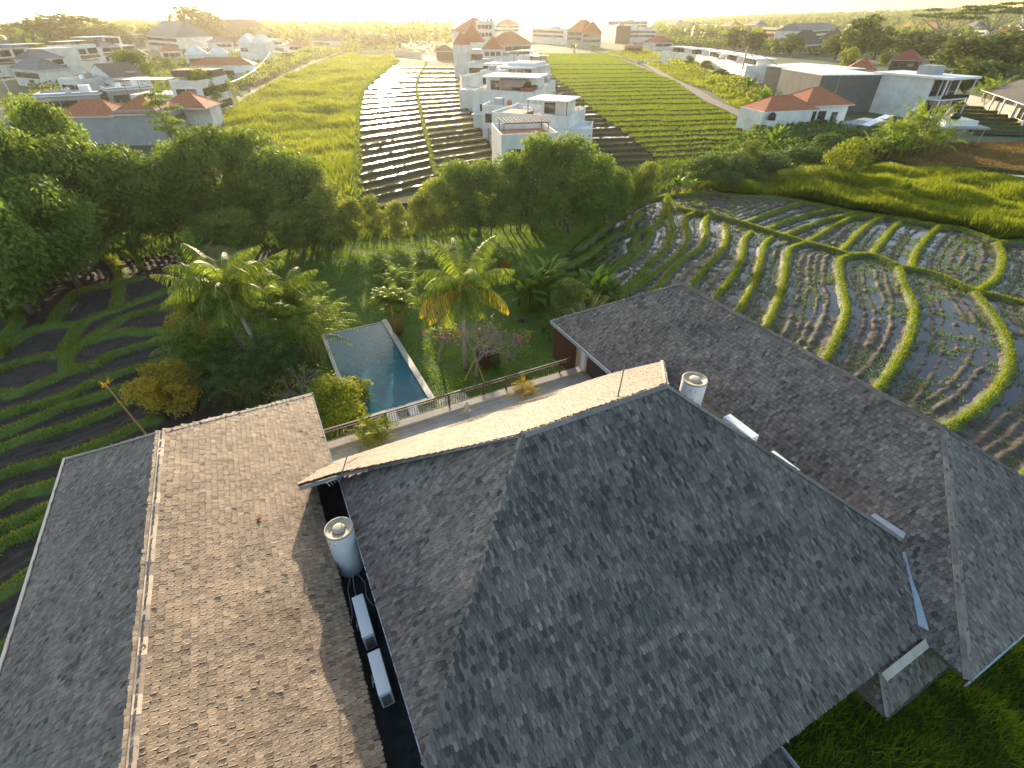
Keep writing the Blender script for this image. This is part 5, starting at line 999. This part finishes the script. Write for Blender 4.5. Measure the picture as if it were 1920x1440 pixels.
b.body(); b.parapet(0, b.w, 0, b.d, 6.2, 1.0); b.box('rooftop_room', b.w * .55, b.w - .5, 8, 18, 6.2, 10, 'plaster'); b.flat(b.w * .48, b.w, 5, 18, 9.0, 'white', .5, .3); b.canopy(b.w * .62, b.w * .92, 9, 17, 10, 2.6, 'stone'); b.win(b.w * .58, b.w - 1, 6.8, 8.6, 'F', y=8.0, n=3); b.win(1, b.w * .45, 6.8, 8.8, 'F', y=12.0, n=4); b.win(1.5, b.w - 1, 3.2, 4.8, n=3, fm='whframe'); b.box('front_block', 2, b.w * .6, -6, -.01, -1, 4.6, 'plaster'); b.box('stair_tower', b.w * .72, b.w * .95, -5, -.01, -1, 7.2, 'plaster')
b.box('upper_room', 1, b.w * .5, 12, 19, 6.2, 9.4, 'plaster')
b = Bld('tall_house', 'tall plain white block with two clay hip roofs behind, left end of the middle row', (849, 84), (880, 84), 11, 14, 'house', 'white houses in the middle row'); b.body(); b.win(3, 12, 6, 8, 'R', n=2); b.box('wall', b.w, b.w * 1.9, 6, 18, -1, 9, 'plaster'); b.hip(b.w * .3, b.w * 1.8, 8, 20, 11.6, 6, 'orange'); b.hip(.2, b.w * .9, 0, 11, 11, 4.5, 'orange', .3); b.win(b.w * 1.05, b.w * 1.8, 5.5, 7.5, 'F', y=6.0, n=2)
b = Bld('villa_house', 'white two-storey house with clay hip roof and maroon roof behind it', (944, 84), (996, 82), 7, 16, 'house', 'houses at the far end of the lane'); b.body(); b.hip(0, b.w, 0, b.d, 7.0, 6, 'orange', 1.0); b.win(1, b.w - 1, 4, 6, n=3); b.win(1, b.w - 1, 1, 3, n=2); b.box('upper_block', -8, b.w * .6, 22, 40, -1, 13, 'plaster'); b.hip(-8, b.w * .6, 22, 40, 13, 7, 'redtile', 1)
b = Bld('shed', 'small pale open-fronted shed at the head of the dark terraces', (977, 104), (1006, 106), 4.5, 7, 'shed'); b.body('greywall'); b.flat(0, b.w, 0, b.d, 4.5, 'white', .8, .2)
for k, (a_, b_, h_, d_, rf) in enumerate([((904, 204), (962, 206), 5.4, 6, None), ((900, 138), (935, 139), 8.4, 6, None), ((876, 122), (950, 123), 6.5, 12, None), ((905, 108), (985, 109), 7, 12, None), ((990, 128), (1012, 129), 5, 9, None), ((1000, 160), (1022, 161), 4.8, 9, None), ((1030, 196), (1052, 197), 4.6, 8, None), ((905, 92), (942, 92), 10, 12, 'orange')]):
    q = Bld('terrace_house', ['small white front block left of the canopied house', 'narrow white upper block beside the flat roofed house', 'white flat-roofed unit just beyond the penthouse canopy', 'far white flat-roofed unit below the clay hip roofs', 'small white annex by the dark terraces, farthest up the row', 'small white annex by the dark terraces, beside the brown awning house', 'small white annex by the dark terraces, beside the canopied house', 'white block with a clay roof between the tall block and the clay hip house'][k], a_, b_, h_, d_, 'house', 'white houses in the middle row')
    q.body(); q.win(.6, q.w - .4, h_ - 2.4, h_ - .8, n=2 + k % 2, fm=['bronze', 'whframe'][k % 2]); q.parapet(0, q.w, 0, d_, h_, .7) if rf is None else q.hip(0, q.w, 0, d_, h_, 4, rf)
    if rf is None: q.box('roof_hatch', q.w * .3, q.w * .55, d_ * .4, d_ * .7, h_, h_ + 1.6, 'greywall'); mb = MB(); mb.lathe(q.P(q.w * .75, d_ * .6, h_), [(.5, 0), (.5, 1.1), (.15, 1.3)], 10); mb.build('roof_tank', M[['orange', 'white', 'metal'][k % 3]], q.t)
# boundary wall
W1 = smooth_line(px([(862, 150), (880, 190), (905, 235), (930, 300)]), 6); mb = MB()
for p, q in zip(W1[:-1], W1[1:]): d = np.array([*(q - p), 0]); n_ = unit(np.array([-d[1], d[0], 0])); mb.box(np.array([*p, -.3]), d, n_ * .25, UZ * 2.3)
tag(mb.build('garden_wall', M['dirt']), 'weathered boundary wall between the flooded terraces and the white middle row', 'wall')
# far centre-right cluster
G_ = 'houses at the far end of the lane'
def simple(name, label, tl, tr, h, d, wm='plaster', roof=None, rise=4, nw=3, gable=False, group=G_, ov=.6, side=None, levels=None):
    b = Bld(name, label, tl, tr, h, d, 'house', group); b.body(wm)
    if roof: b.hip(0, b.w, 0, b.d, h, rise, roof, ov, gable)
    else:
        b.parapet(0, b.w, 0, b.d, h, .7, .3, wm); r = np.random.default_rng(int(tl[0]) + 7)
        mb = MB(); mb.lathe(b.P(b.w * (.2 + .5 * r.random()), b.d * .5, h), [(.7, 0), (.7, 1.3), (.2, 1.6)], 12); mb.build('roof_tank', M[['white', 'orange', 'metal'][r.integers(3)]], b.t)
        x_ = b.w * (.15 + .6 * r.random()); b.box('stair_head', x_, x_ + b.w * .16, b.d * .55, b.d * .85, h, h + 1.9, 'greywall' if wm != 'greywall' else 'plaster')
    for lv in (levels or ([h - 2.6] if h < 5 else [h - 2.7, h - 6.0])):
        if lv > 0 and nw: b.win(1, b.w - .8, lv, lv + 1.7, 'F', n=nw)
        if lv > 0 and side: b.win(1, b.d - .8, lv, lv + 1.7, side, n=max(2, nw // 2))
    return b
simple('villa_house', 'long pale white block left of the clay gabled house', (998, 54), (1058, 56), 11, 18, nw=6)
simple('villa_house', 'grey house under a bright clay roof at the lane end', (1064, 58), (1092, 59), 11, 16, 'greywall', 'orange', 8, 2)
simple('villa_house', 'grey gable-walled house with a clay roof edge', (1092, 62), (1128, 62), 10, 16, 'greywall', 'orange', 8, 1, True)
b = simple('unfinished_house', 'brown unfinished building wrapped in bamboo scaffolding', (1130, 48), (1156, 50), 13, 14, 'brownband', None, 0, 0); mb = MB(); [mb.tube([b.P(x, -.8, -1), b.P(x, -.8, 13)], .12, 5) for x in np.linspace(0, b.w, 6)]; [mb.tube([b.P(0, -.8, z), b.P(b.w, -.8, z)], .1, 5) for z in (2, 5, 8, 11)]; mb.build('scaffolding', M['cane'], b.t)
b = simple('villa_house', 'wide white two-storey block right of the scaffolding', (1158, 56), (1232, 56), 10, 18, nw=7); b.flat(0, b.w, -1.2, 0, 6, 'white', .0, .3); b.box('rooftop_room', 4, 20, 4, 12, 10, 13.5, 'plaster')
simple('villa_house', 'white block peeping behind the wide white block', (1140, 40), (1215, 40), 16, 16, nw=6)
simple('thatched_house', 'dark domed thatch roof on the right of the far houses', (1250, 58), (1290, 60), 5, 22, 'brownband', 'thatch', 10, 0)
simple('villa_house', 'small white house with a low red hip roof at the lane bend', (1228, 80), (1262, 79), 4.5, 12, 'plaster', 'redtile', 4, 2)
simple('kiosk', 'small roadside kiosk with a pale flat roof', (1174, 88), (1206, 88), 3.2, 6, 'orange', None, 0, 2, levels=[.8])
simple('villa_house', 'maroon-roofed house behind the clay hip roofs', (928, 46), (974, 46), 14, 20, 'plaster', 'redtile', 5, 4)
simple('villa_house', 'cream building on the skyline left of the maroon roof', (892, 42), (926, 42), 18, 20, 'plaster', None, 0, 4)
simple('villa_house', 'small dark-roofed building left of the tall white block', (818, 96), (848, 96), 4, 8, 'redwood', 'thatch', 3, 0)
simple('villa_house', 'low dark flat building in the haze just right of the sun', (734, 45), (786, 47), 11, 30, 'brownband', None, 0, 8)
tw = thing('tower', 'pale twin-shafted tower rising over the skyline', 'tower', at(1043, 48), 0); c = at(1043, 48); mb = MB()
for dx, h_ in ((-4, 44), (5, 50)): mb.box(c + np.array([dx * 1.6, 0, 0]), (9, 0, 0), (0, 9, 0), (0, 0, h_))
mb.build('shaft', M['stone'], tw)
# long white terraces by the lane
G_ = 'long row of white terraces beside the lane'
pts = [(1240, 98), (1275, 102), (1305, 106), (1335, 112), (1366, 119), (1400, 128)]
for k in range(5):
    (x0, y0), (x1, y1) = pts[k], pts[k + 1]
    lab = ['far end', 'second from the far end', 'middle', 'second from the near end', 'near end'][k]
    b = Bld('terrace_house', 'white walled roof-garden terrace, %s of the lane row' % lab, (x0, y0), (x1 - 1, y1 - .5), 4.6, 12, 'house', G_); b.body(); b.parapet(0, b.w, 0, b.d, 4.6, .8); b.box('rooftop_room', b.w * .15, b.w * .85, 5, 11, 4.6, 7.2, 'plaster'); b.flat(b.w * .1, b.w * .9, 4, 11, 7.2, 'white', .4, .25); b.win(b.w * .2, b.w * .8, 5.0, 6.8, 'F', y=5.0, n=3, fm='bronze'); b.box('garden_wall', 0, b.w, -5, -4.8, -1, 1.6, 'plaster')
    if k % 2: b.canopy(b.w * .1, b.w * .6, 1, 4.5, 4.6, 2.4, 'stone')
    mb = MB(); r = np.random.default_rng(k); blobcrown(mb, [(*b.P(b.w * q, -2.5, .6), 1.1, .8) for q in (.2, .5, .8)], 500, .4, r); tag(mb.build('hedge', M['leaf_lime']), 'green shrubs along the terrace wall, %s of the lane row' % lab, 'hedge')
ms = thing('mast', 'pale pyramid of poles and stays above the white terraces', 'mast', at(1392, 130, 5)); c = at(1392, 130, 5); mb = MB(); mb.tube([c, c + UZ * 7], .25, 6)
for dx, dy in ((-12, 3), (12, -3), (-6, -8), (8, 8)): mb.tube([c + UZ * 6.8, c + np.array([dx, dy, 1.0])], .1, 5)
mb.build('poles', M['cane'], ms)
# right-hand houses
G_ = 'houses on the right'
b = Bld('box_house', 'dark clad windowless box house with a pale roof, left of the two', (1438, 124), (1500, 132), 7.6, 22, 'house', G_); b.body('darkclad'); b.flat(0, b.w, 0, b.d, 7.6, 'plaster', .1, .2)
b = Bld('box_house', 'larger dark clad box house behind the red hip roofs', (1542, 142), (1662, 141), 8, 20, 'house', G_); b.body('darkclad'); b.flat(0, b.w, 0, b.d, 8, 'plaster', .1, .2); b.box('downpipe', b.w * .28, b.w * .28 + .12, -.1, -.01, 0, 8, 'greywall')
b = Bld('box_house', 'pale grey flat-roofed block between the two dark box houses', (1505, 128), (1570, 124), 6.2, 14, 'house', G_); b.body('greywall'); b.flat(0, b.w, 0, b.d, 6.2, 'white', .2, .25)
b = Bld('modern_house', 'white modern two-storey house with deep glazed balconies on its right end', (1640, 138), (1752, 148), 8.2, 11, 'house', G_); b.body(); b.flat(0, b.w + 3.6, 0, b.d, 8.2, 'white', .3, .45); b.box('balcony', b.w, b.w + 3.4, 0, b.d, 3.9, 4.2, 'white'); b.box('water_cistern', 8, 12, 4, 8, 8.65, 10.5, 'greywall')
for z0, z1 in ((.3, 3.7), (4.4, 8.0)): b.win(.4, b.d - .4, z0, z1, 'R', fm='whframe', n=3)
for y_ in (0.1, b.d - .3): mb = MB(); mb.box(b.P(b.w + 3.1, y_, 0), b.X * .22, b.Y * .22, UZ * 8.2); mb.build('column', M['white'], b.t)
b.box('balustrade', b.w + 3.3, b.w + 3.36, .2, b.d - .2, 4.2, 5.1, 'glass')
# red hip house
b = Bld('hip_roofed_house', 'white house with two red hipped roofs and a dark water tank, in the middle right', (1432, 210), (1526, 206), 4.4, 8, 'house', G_)
b.body(); b.hip(1.0, b.w + .8, .8, b.d, 4.4, 2.3, 'orange', .7); b.box('wall', b.w - .5, b.w + 10.5, 2.0, 11, -1, 4.9, 'white'); b.hip(b.w - .5, b.w + 10.5, 2.0, 11, 4.9, 2.9, 'orange', .8)
b.win(b.w + .6, b.w + 5.6, .6, 3.9, 'F', y=2.0, fm='whframe', n=2); b.win(b.w + 6.6, b.w + 8.4, .8, 3.6, 'F', y=2.0, fm='whframe'); b.win(2.2, 3.2, 1.0, 2.3); b.win(5.4, 6.0, 1.0, 1.7); b.box('garden_wall', -1.5, b.w + 9, -3.2, -3.0, -1, 1.5, 'plaster'); b.box('ramp', b.w + 5.5, b.w + 11.5, -2.6, -2.3, -.5, .5, 'brownband')
c = b.P(1.6, -.9, 2.0); b.box('plinth', .7, 2.5, -1.8, -.05, -1, 2.98, 'plaster'); mb = MB(); mb.lathe(b.P(1.6, -.9, 3.0), [(.7, 0), (.72, .7), (.66, 1.1), (.3, 1.3), (.28, 1.4)], 16); tag(mb.build('water_tank', M['black'], None, True), 'dark round water tank on the corner of the red hip house', 'water tank')
b = Bld('lean_to', 'grey slanting canopy roof right of the red hip house', (1628, 232), (1668, 222), 2.8, 5, 'shed', G_); b.body('greywall', 2.4); mb = MB(); mb.slab([b.P(-.3, -.5, 2.5), b.P(b.w + .3, -.5, 3.4), b.P(b.w + .3, 1.2, 3.4), b.P(-.3, 1.2, 2.5)], .1); mb.build('roof', M['white'], b.t)
pf = Bld('pool_platform', 'raised concrete pool platform on slanting posts beside the brown field', (1745, 238), (1858, 240), 3.2, 9, 'platform', G_); pf.box('deck', 0, pf.w, 0, 9, 2.9, 3.2, 'greywall'); pf.box('pool_wall', pf.w * .3, pf.w * .85, 1.5, 7, 3.2, 4.1, 'white'); pf.box('pool_water', pf.w * .32, pf.w * .83, 1.7, 6.8, 4.1, 4.13, 'pool')
for k in range(6): mb = MB(); p = pf.P(.4 + k * (pf.w - 1) / 5, .5, -.5); mb.tube([p, p + UZ * 3.4], .14, 8); mb.build('post', M['palebark'], pf.t)
mb = MB(); mb.lathe(pf.P(pf.w * .46, 2.2, 4.1), [(.5, 0), (.9, .5), (.8, 1.1), (.2, 1.3)], 14); tag(mb.build('egg_chair', M['black'], None, True), 'dark round pod seat on the raised pool platform', 'seat')
b = Bld('timber_house', 'long dark-roofed timber house with white posts at the right edge', (1868, 170), (1960, 200), 4.2, 12, 'house', G_); b.body('brownband'); b.hip(0, b.w, -2.5, b.d, 4.3, 4, 'thatch', .8); b.win(.8, b.w - .8, .4, 3.4, 'F', n=4, fm='white')
for x in np.linspace(0, b.w - .4, 5): mb = MB(); mb.box(b.P(x, -2.4, -1), b.X * .35, b.Y * .35, UZ * 5.1); mb.build('post', M['white'], b.t)
W2 = smooth_line(px([(1805, 196), (1850, 208), (1900, 224), (1960, 246)]), 4); mb = MB()
for p, q in zip(W2[:-1], W2[1:]): d = np.array([*(q - p), 0]); n_ = unit(np.array([-d[1], d[0], 0])); mb.box(np.array([*p, -.5]), d, n_ * .6, UZ * 3.0)
tag(mb.build('stone_wall', M['stone']), 'rough stone retaining wall above the stepped brown terraces', 'wall')
for nm, lab, tl, tr, h, d_, wm, rf, rise in [
 ('villa_house', 'clay-roofed low house behind the larger dark box house', (1588, 130), (1640, 132), 5, 10, 'plaster', 'orange', 3.4), ('villa_house', 'brown-roofed house above the white modern house', (1672, 112), (1722, 114), 5, 12, 'brownband', 'redtile', 4),
 ('villa_house', 'apartment house with clay cladding on the right skyline, left', (1430, 52), (1470, 54), 12, 18, 'orange', None, 0), ('villa_house', 'pale gabled house right of the clay clad one', (1468, 58), (1492, 60), 9, 18, 'greywall', 'slate', 5),
 ('villa_house', 'white glazed house under a dark slate roof', (1500, 58), (1576, 54), 11, 20, 'plaster', 'slate', 5), ('joglo_house', 'house with a curved dark timber roof, sunlit gable', (1508, 84), (1542, 82), 5, 14, 'plaster', 'thatch', 8),
 ('joglo_house', 'second dark steep timber roof behind the first', (1556, 70), (1580, 70), 6, 12, 'brownband', 'thatch', 8), ('villa_house', 'long white building with small windows on the right skyline', (1632, 50), (1716, 54), 8, 16, 'plaster', None, 0),
 ('villa_house', 'orange hip roof in front of the long white building', (1676, 52), (1712, 53), 9, 14, 'plaster', 'orange', 4), ('villa_house', 'white gable house with a red roof near the umbrella trees', (1716, 54), (1756, 55), 8, 16, 'plaster', 'redtile', 7),
 ('villa_house', 'small grey cottage among the trees right of centre', (1655, 68), (1672, 68), 4, 8, 'plaster', 'slate', 4), ('villa_house', 'brown-roofed cottage in the wood near the right edge', (1798, 88), (1838, 92), 4, 12, 'plaster', 'redtile', 5),
 ('villa_house', 'pale house on the right skyline, left of the last', (1842, 50), (1880, 52), 9, 20, 'plaster', None, 0), ('villa_house', 'white house on the right skyline at the frame edge', (1888, 48), (1935, 50), 12, 22, 'plaster', 'slate', 7),
 ('villa_house', 'dark pointed-roofed house beyond the wood, centre right', (1522, 36), (1550, 36), 12, 20, 'greywall', 'slate', 8)]: simple(nm, lab, tl, tr, h, d_, wm, rf, rise, 3, group=G_)
for k, (x, y, wd_, h, wm, rf) in enumerate([(1248, 44, 20, 12, 'plaster', 'redtile'), (1300, 46, 24, 11, 'plaster', None), (1352, 47, 18, 11, 'plaster', 'orange'), (1396, 46, 22, 12, 'greywall', 'slate'), (1590, 46, 26, 12, 'plaster', 'slate'), (1618, 50, 18, 10, 'plaster', 'orange'), (1726, 44, 30, 12, 'plaster', None), (1766, 47, 24, 11, 'plaster', 'redtile'), (1800, 50, 26, 11, 'plaster', 'slate'), (1828, 58, 22, 9, 'plaster', None), (1866, 62, 26, 9, 'plaster', 'orange'), (1900, 70, 30, 8, 'plaster', 'slate')]):
    simple('villa_house', ['small red-roofed house far beyond the lane bend', 'plain white block far behind the thatched dome', 'tiny clay-roofed house above the long terraces', 'small grey slate-roofed house above the mast', 'white slate-roofed house behind the tallest dark tree', 'little clay-roofed house left of the long white building', 'plain white block under the widest umbrella tree', 'red-roofed white house below the umbrella trees', 'grey-roofed white house among the umbrella tree trunks', 'low white block right of the umbrella tree trunks', 'clay-roofed house in the wood near the right edge', 'grey-roofed white house at the right edge, above the timber house'][k], (x, y), (x + wd_, y + .6), h, 18, wm, rf, 5, 4, group=G_)
# left-hand houses
G_ = 'white townhouses on the left'
def town(label, tl, tr, h, d, **k):
    b = Bld('townhouse', label, tl, tr, h, d, 'house', G_); b.body(); b.box('timber_band', -.1, b.w + .1, -.12, -.01, h * .48, h * .62, 'brownband'); b.win(.8, b.w * .55, h * .68, h * .92, n=2); b.win(b.w * .62, b.w - .6, h * .66, h * .93, n=1, fm='bronze'); b.win(.8, b.w * .6, h * .12, h * .4, n=3); b.win(1, d - 1, h * .66, h * .9, 'R', n=3)
    b.win(1, d - 1, h * .14, h * .4, 'R', n=2); b.box('front_block', b.w * .1, b.w * .5, -4, -.13, -1, h * .42, 'plaster'); b.box('front_roof', b.w * .08, b.w * .52, -4.3, -.14, h * .42, h * .46, 'slate'); return b
b = town('white townhouse with brick-red window frames at the left edge', (-30, 92), (50, 88), 9.5, 10); b.hip(0, b.w, 0, b.d, 9.5, 2.5, 'slate')
b = town('white townhouse with a grey hip roof, second from the left edge', (58, 112), (118, 108), 6.4, 9); b.hip(0, b.w, 0, b.d, 6.4, 3, 'slate'); b.box('upper_room', b.w * .7, b.w * 1.9, 5, 14, -1, 9.6, 'plaster'); b.canopy(b.w * .1, b.w * 1.1, 8, 15, 9.6, 1.6, 'white')
b = town('white townhouse with a terrace garden between brown bands', (128, 90), (180, 86), 8.8, 10); b.parapet(0, b.w, 0, b.d, 8.8, .9); b.canopy(b.w * .1, b.w, 3, 9, 8.8, 2.2, 'white')
b = town('white townhouse with a large glazed penthouse and grey roofs beside it', (188, 88), (252, 84), 7.4, 12); b.hip(0, b.w * .5, 0, b.d, 7.4, 3, 'slate'); b.box('penthouse', b.w * .4, b.w * .95, 6, 14, 7.4, 11.4, 'plaster'); b.win(b.w * .48, b.w * .88, 8.2, 10.8, 'F', y=6.0, n=3, fm='bronze'); b.flat(b.w * .05, b.w * .7, 6, 14, 11.4, 'white', 1.2, .3)
G_ = 'houses on the left'
b = simple('gabled_house', 'small white gable-fronted house with a dark doorway, left', (163, 143), (214, 152), 4.6, 10, 'plaster', None, 0, 0)
mb = MB(); mb.add([b.P(0, 0, 4.6), b.P(b.w, 0, 4.6), b.P(b.w / 2, 0, 8.2), b.P(0, .3, 4.6), b.P(b.w, .3, 4.6), b.P(b.w / 2, .3, 8.2)], [(0, 1, 2), (5, 4, 3), (0, 3, 4, 1), (1, 4, 5, 2), (2, 5, 3, 0)]); mb.build('gable', M['plaster'], b.t)
mb = MB(); mb.slab([b.P(-.4, .1, 4.6), b.P(b.w / 2, .1, 8.5), b.P(b.w / 2, b.d, 8.5), b.P(-.4, b.d, 4.6)], .15); mb.slab([b.P(b.w / 2, .1, 8.5), b.P(b.w + .4, .1, 4.6), b.P(b.w + .4, b.d, 4.6), b.P(b.w / 2, b.d, 8.5)], .15); mb.build('roof', M['brownband'], b.t); b.win(b.w * .4, b.w * .8, .3, 3.6, fm='whframe', n=2)
b = simple('low_house', 'long low grey house with a bright flat white roof, left', (62, 184), (186, 178), 3.6, 9, 'greywall', None, 0, 3); b.flat(0, b.w, 0, b.d, 3.7, 'white', .4, .2)
b = simple('low_house', 'grey block with a pale flat roof right of the long white roof', (200, 172), (286, 166), 4.2, 8, 'greywall', None, 0, 2); b.flat(0, b.w, 0, b.d, 4.3, 'white', .2, .2)
b = simple('hip_roofed_house', 'grey walled house with orange hipped roofs, half hidden by trees on the left', (212, 215), (296, 214), 5.0, 11, 'greywall', None, 0, 0, side='R'); b.hip(0, b.w, 0, b.d, 5.05, 2.8, 'orange', .5); b.box('wall', -12, -.01, 2, 10, -1, 4.4, 'greywall'); b.hip(-12, -.6, 2, 10, 4.5, 2.4, 'orange', .4); b.hip(b.w - 4, b.w + 5, 9, 17, 4.8, 2.6, 'orange', .4); b.box('wall', b.w - 4, b.w + 5, 11.2, 16.8, -1, 4.6, 'plaster')
b = simple('modern_house', 'white modern house with a dark roof deck behind the tiered tree', (318, 158), (372, 158), 7.2, 15, 'plaster', None, 0, 2, side='R'); b.box('dark_parapet', -4, b.w - .5, 9, 15.2, 7.9, 9.4, 'brownband'); b.canopy(-14, -3, 4, 10, 3.5, 4.2, 'white'); b.box('wall', -14, -.01, 5, 14, -1, 4.5, 'plaster')
b = simple('flat_house', 'long low house with an orange-red parapet roof beyond the round tree', (356, 128), (475, 126), 4.6, 10, 'plaster', None, 0, 4); b.hip(0, b.w, 0, b.d, 5.3, 2.4, 'orange', .3); b.box('balcony_block', b.w * .72, b.w * 1.03, -5, -.01, -1, 3.2, 'stone'); b.parapet(b.w * .72, b.w * 1.03, -5, -.01, 3.2, 1.6, .2, 'white')
b = simple('villa_house', 'low white house with twin pale hip roofs', (348, 106), (428, 104), 4.2, 12, 'plaster', None, 0, 3); b.hip(0, b.w * .52, 0, b.d, 4.95, 4, 'plaster'); b.hip(b.w * .56, b.w, 2, b.d, 5, 3.6, 'plaster')
b = simple('villa_house', 'tall plain white house with small pyramid roofs beside the lane', (446, 84), (494, 84), 8.5, 14, 'plaster', None, 0, 0); b.hip(0, b.w * .5, 0, b.d, 9.2, 4, 'plaster', .4); b.hip(b.w * .52, b.w, 0, b.d, 9.2, 3.6, 'plaster', .4); b.win(1, 5, 5.6, 7.2, n=2)
simple('villa_house', 'white house with a dark pyramid roof on the left skyline', (272, 66), (330, 70), 9, 24, 'plaster', 'slate', 9, 4)
simple('villa_house', 'long dark thatched hall left of the bright skyline', (365, 68), (520, 64), 7, 26, 'brownband', 'thatch', 12, 0)
simple('villa_house', 'dark low roofs at the far left skyline', (15, 76), (75, 76), 6, 24, 'brownband', 'thatch', 9, 0); simple('villa_house', 'dark roof between the far left roofs and the rain tree', (62, 68), (110, 68), 6, 24, 'brownband', 'thatch', 9, 0)
b = simple('villa_house', 'white house under the haze beside the lane top', (486, 78), (528, 76), 6, 12, 'plaster', None, 0, 3); b.flat(0, b.w, 0, b.d, 6.7, 'white', .8, .3)
simple('low_house', 'small white block beside the lane below the tall plain house', (508, 86), (532, 88), 3.6, 8, 'plaster', None, 0, 1, levels=[1])
W3 = smooth_line(px([(480, 168), (500, 158), (522, 146)]), 4); mb = MB()
for p, q in zip(W3[:-1], W3[1:]): d = np.array([*(q - p), 0]); n_ = unit(np.array([-d[1], d[0], 0])); mb.box(np.array([*p, -.3]), d, n_ * .3, UZ * 2.6)
tag(mb.build('brick_wall', M['brownband']), 'brown brick wall beside the lane left of the idle grass field', 'wall')
W3 = smooth_line(px([(672, 104), (740, 104), (790, 108)]), 9); mb = MB()
for p, q in zip(W3[:-1], W3[1:]): d = np.array([*(q - p), 0]); n_ = unit(np.array([-d[1], d[0], 0])); mb.box(np.array([*p, -.3]), d, n_ * .3, UZ * 3)
tag(mb.build('field_wall', M['stone']), 'pale wall at the head of the flooded terraces', 'wall')
for k, (a_, b_, h_, d_, wm, rf) in enumerate([((236, 104), (274, 103), 5, 10, 'plaster', 'slate'), ((300, 96), (340, 95), 5, 10, 'plaster', 'orange'), ((400, 80), (436, 79), 6, 12, 'plaster', 'slate'), ((20, 128), (70, 132), 5, 10, 'plaster', 'slate'), ((108, 152), (152, 154), 4.4, 8, 'plaster', None), ((540, 84), (566, 85), 5, 9, 'plaster', 'orange'), ((585, 76), (620, 77), 6, 10, 'plaster', 'thatch'), ((120, 72), (160, 72), 7, 14, 'plaster', 'orange'), ((205, 66), (245, 66), 8, 16, 'plaster', 'slate')]):
    simple('villa_house', ['small slate-roofed house right of the penthouse', 'small clay-roofed house behind the low orange roof', 'slate-roofed house left of the tall plain white house', 'low slate-roofed house in front of the left edge townhouses', 'small flat white house left of the gabled one', 'clay-roofed cottage near the top of the lane', 'dark-roofed cottage in the glow beyond the idle field', 'clay-roofed house below the rain tree', 'slate-roofed house right of the rain tree'][k], a_, b_, h_, d_, wm, rf, 3.2, 3, group=G_)
# poles and cables
def pole(b, top, label):
    A = at(*b); h = zat(A, top); t = thing('utility_pole', label, 'utility pole', A, 0, 'utility poles'); mb = MB(); mb.tube([A, A + UZ * h], [.16, .1], 8); mb.build('shaft', M['metal'], t); mb = MB(); mb.box(A + np.array([-.8, -.05, h - .8]), (1.6, 0, 0), (0, .1, 0), (0, 0, .1)); mb.build('crossarm', M['bronze'], t); return A + UZ * (h - .7)
P1 = pole((34, 205), 140, 'grey utility pole in front of the left edge townhouse'); P2 = pole((444, 192), 148, 'utility pole by the loose tree at the lane'); P3 = pole((327, 268), 202, 'pale pole rising through the tiered tree')
P4 = pole((1040, 212), 168, 'utility pole right of the canopied white house'); P5 = pole((960, 125), 78, 'utility pole by the clay hip house'); P6 = pole((520, 140), 90, 'utility pole beside the lane near the brick wall'); P7 = pole((590, 115), 70, 'utility pole near the top of the idle field'); P8 = pole((746, 115), 60, 'utility pole behind the head of the flooded terraces'); P9 = pole((1200, 92), 50, 'utility pole beside the roadside kiosk')
def cable(a, b, sag, label):
    mb = MB()
    for k in range(1):
        s_ = np.linspace(0, 1, 16)[:, None]; L = a * (1 - s_) + b * s_; L[:, 2] -= (4 * sag * s_ * (1 - s_))[:, 0] * (1 + .15 * k); L[:, 0] += .15 * k; mb.tube(L, .03, 4)
    tag(mb.build('power_cable', M['bronze']), label, 'cable')
cable(P4, P5, 5, 'sunlit sagging cables from the canopied white house to the clay hip house'); cable(P2, P6, 1.6, 'cables sagging over the lane to the brick wall'); cable(P6, P7, 3, 'bright sagging cables above the idle field edge'); cable(P5, P9, 4, 'thin cables from the clay hip house towards the kiosk')
# farm figures seen as dots: small farm hut and mound
hm = thing('farm_heap', 'small dark tarpaulin heap with a white tip on the mud patch', 'heap', at(1665, 312)); c = at(1665, 312); mb = MB(); pilerock(mb, c, .9, 3); mb.build('heap', M['black'], hm); mb = MB(); pilerock(mb, c + np.array([.3, 0, .45]), .35, 4); mb.build('white_cover', M['white'], hm)
mb = MB(); r = np.random.default_rng(8); [pilerock(mb, at(1615 + r.normal(0, 12), 342 + r.normal(0, 3)), .5 + .3 * r.random(), i) for i in range(10)]; structure(mb, 'rubble', M['stone'], kind='stuff', label='loose pale stones by the grass bank', cat='rubble')
mb = MB(); [pilerock(mb, at(1215 + r.normal(0, 14), 116 + r.normal(0, 2)), 1.2 + .8 * r.random(), i) for i in range(14)]; structure(mb, 'rubble', M['greywall'], kind='stuff', label='heap of grey building rubble beside the lane bend', cat='rubble')
# ------------------------------------------------------------ sunlit haze over the whole place
HZ = bpy.data.materials.new('haze_air'); HZ.use_nodes = True; n = HZ.node_tree; n.nodes.clear(); out = n.nodes.new('ShaderNodeOutputMaterial')
v = n.nodes.new('ShaderNodeVolumePrincipled'); v.inputs['Color'].default_value = (1, .93, .76, 1); v.inputs['Density'].default_value = .00012; v.inputs['Anisotropy'].default_value = .7
n.links.new(v.outputs[0], out.inputs['Volume'])
mb = MB(); mb.box((-9500, -500, -8), (19000, 0, 0), (0, 14200, 0), (0, 0, 72)); hz = structure(mb, 'haze', HZ, kind='stuff', label='thin golden haze over fields and houses', cat='haze')
for o in bpy.data.objects:
    for k in ('_o', '_r', '_used'):
        if k in o: del o[k]
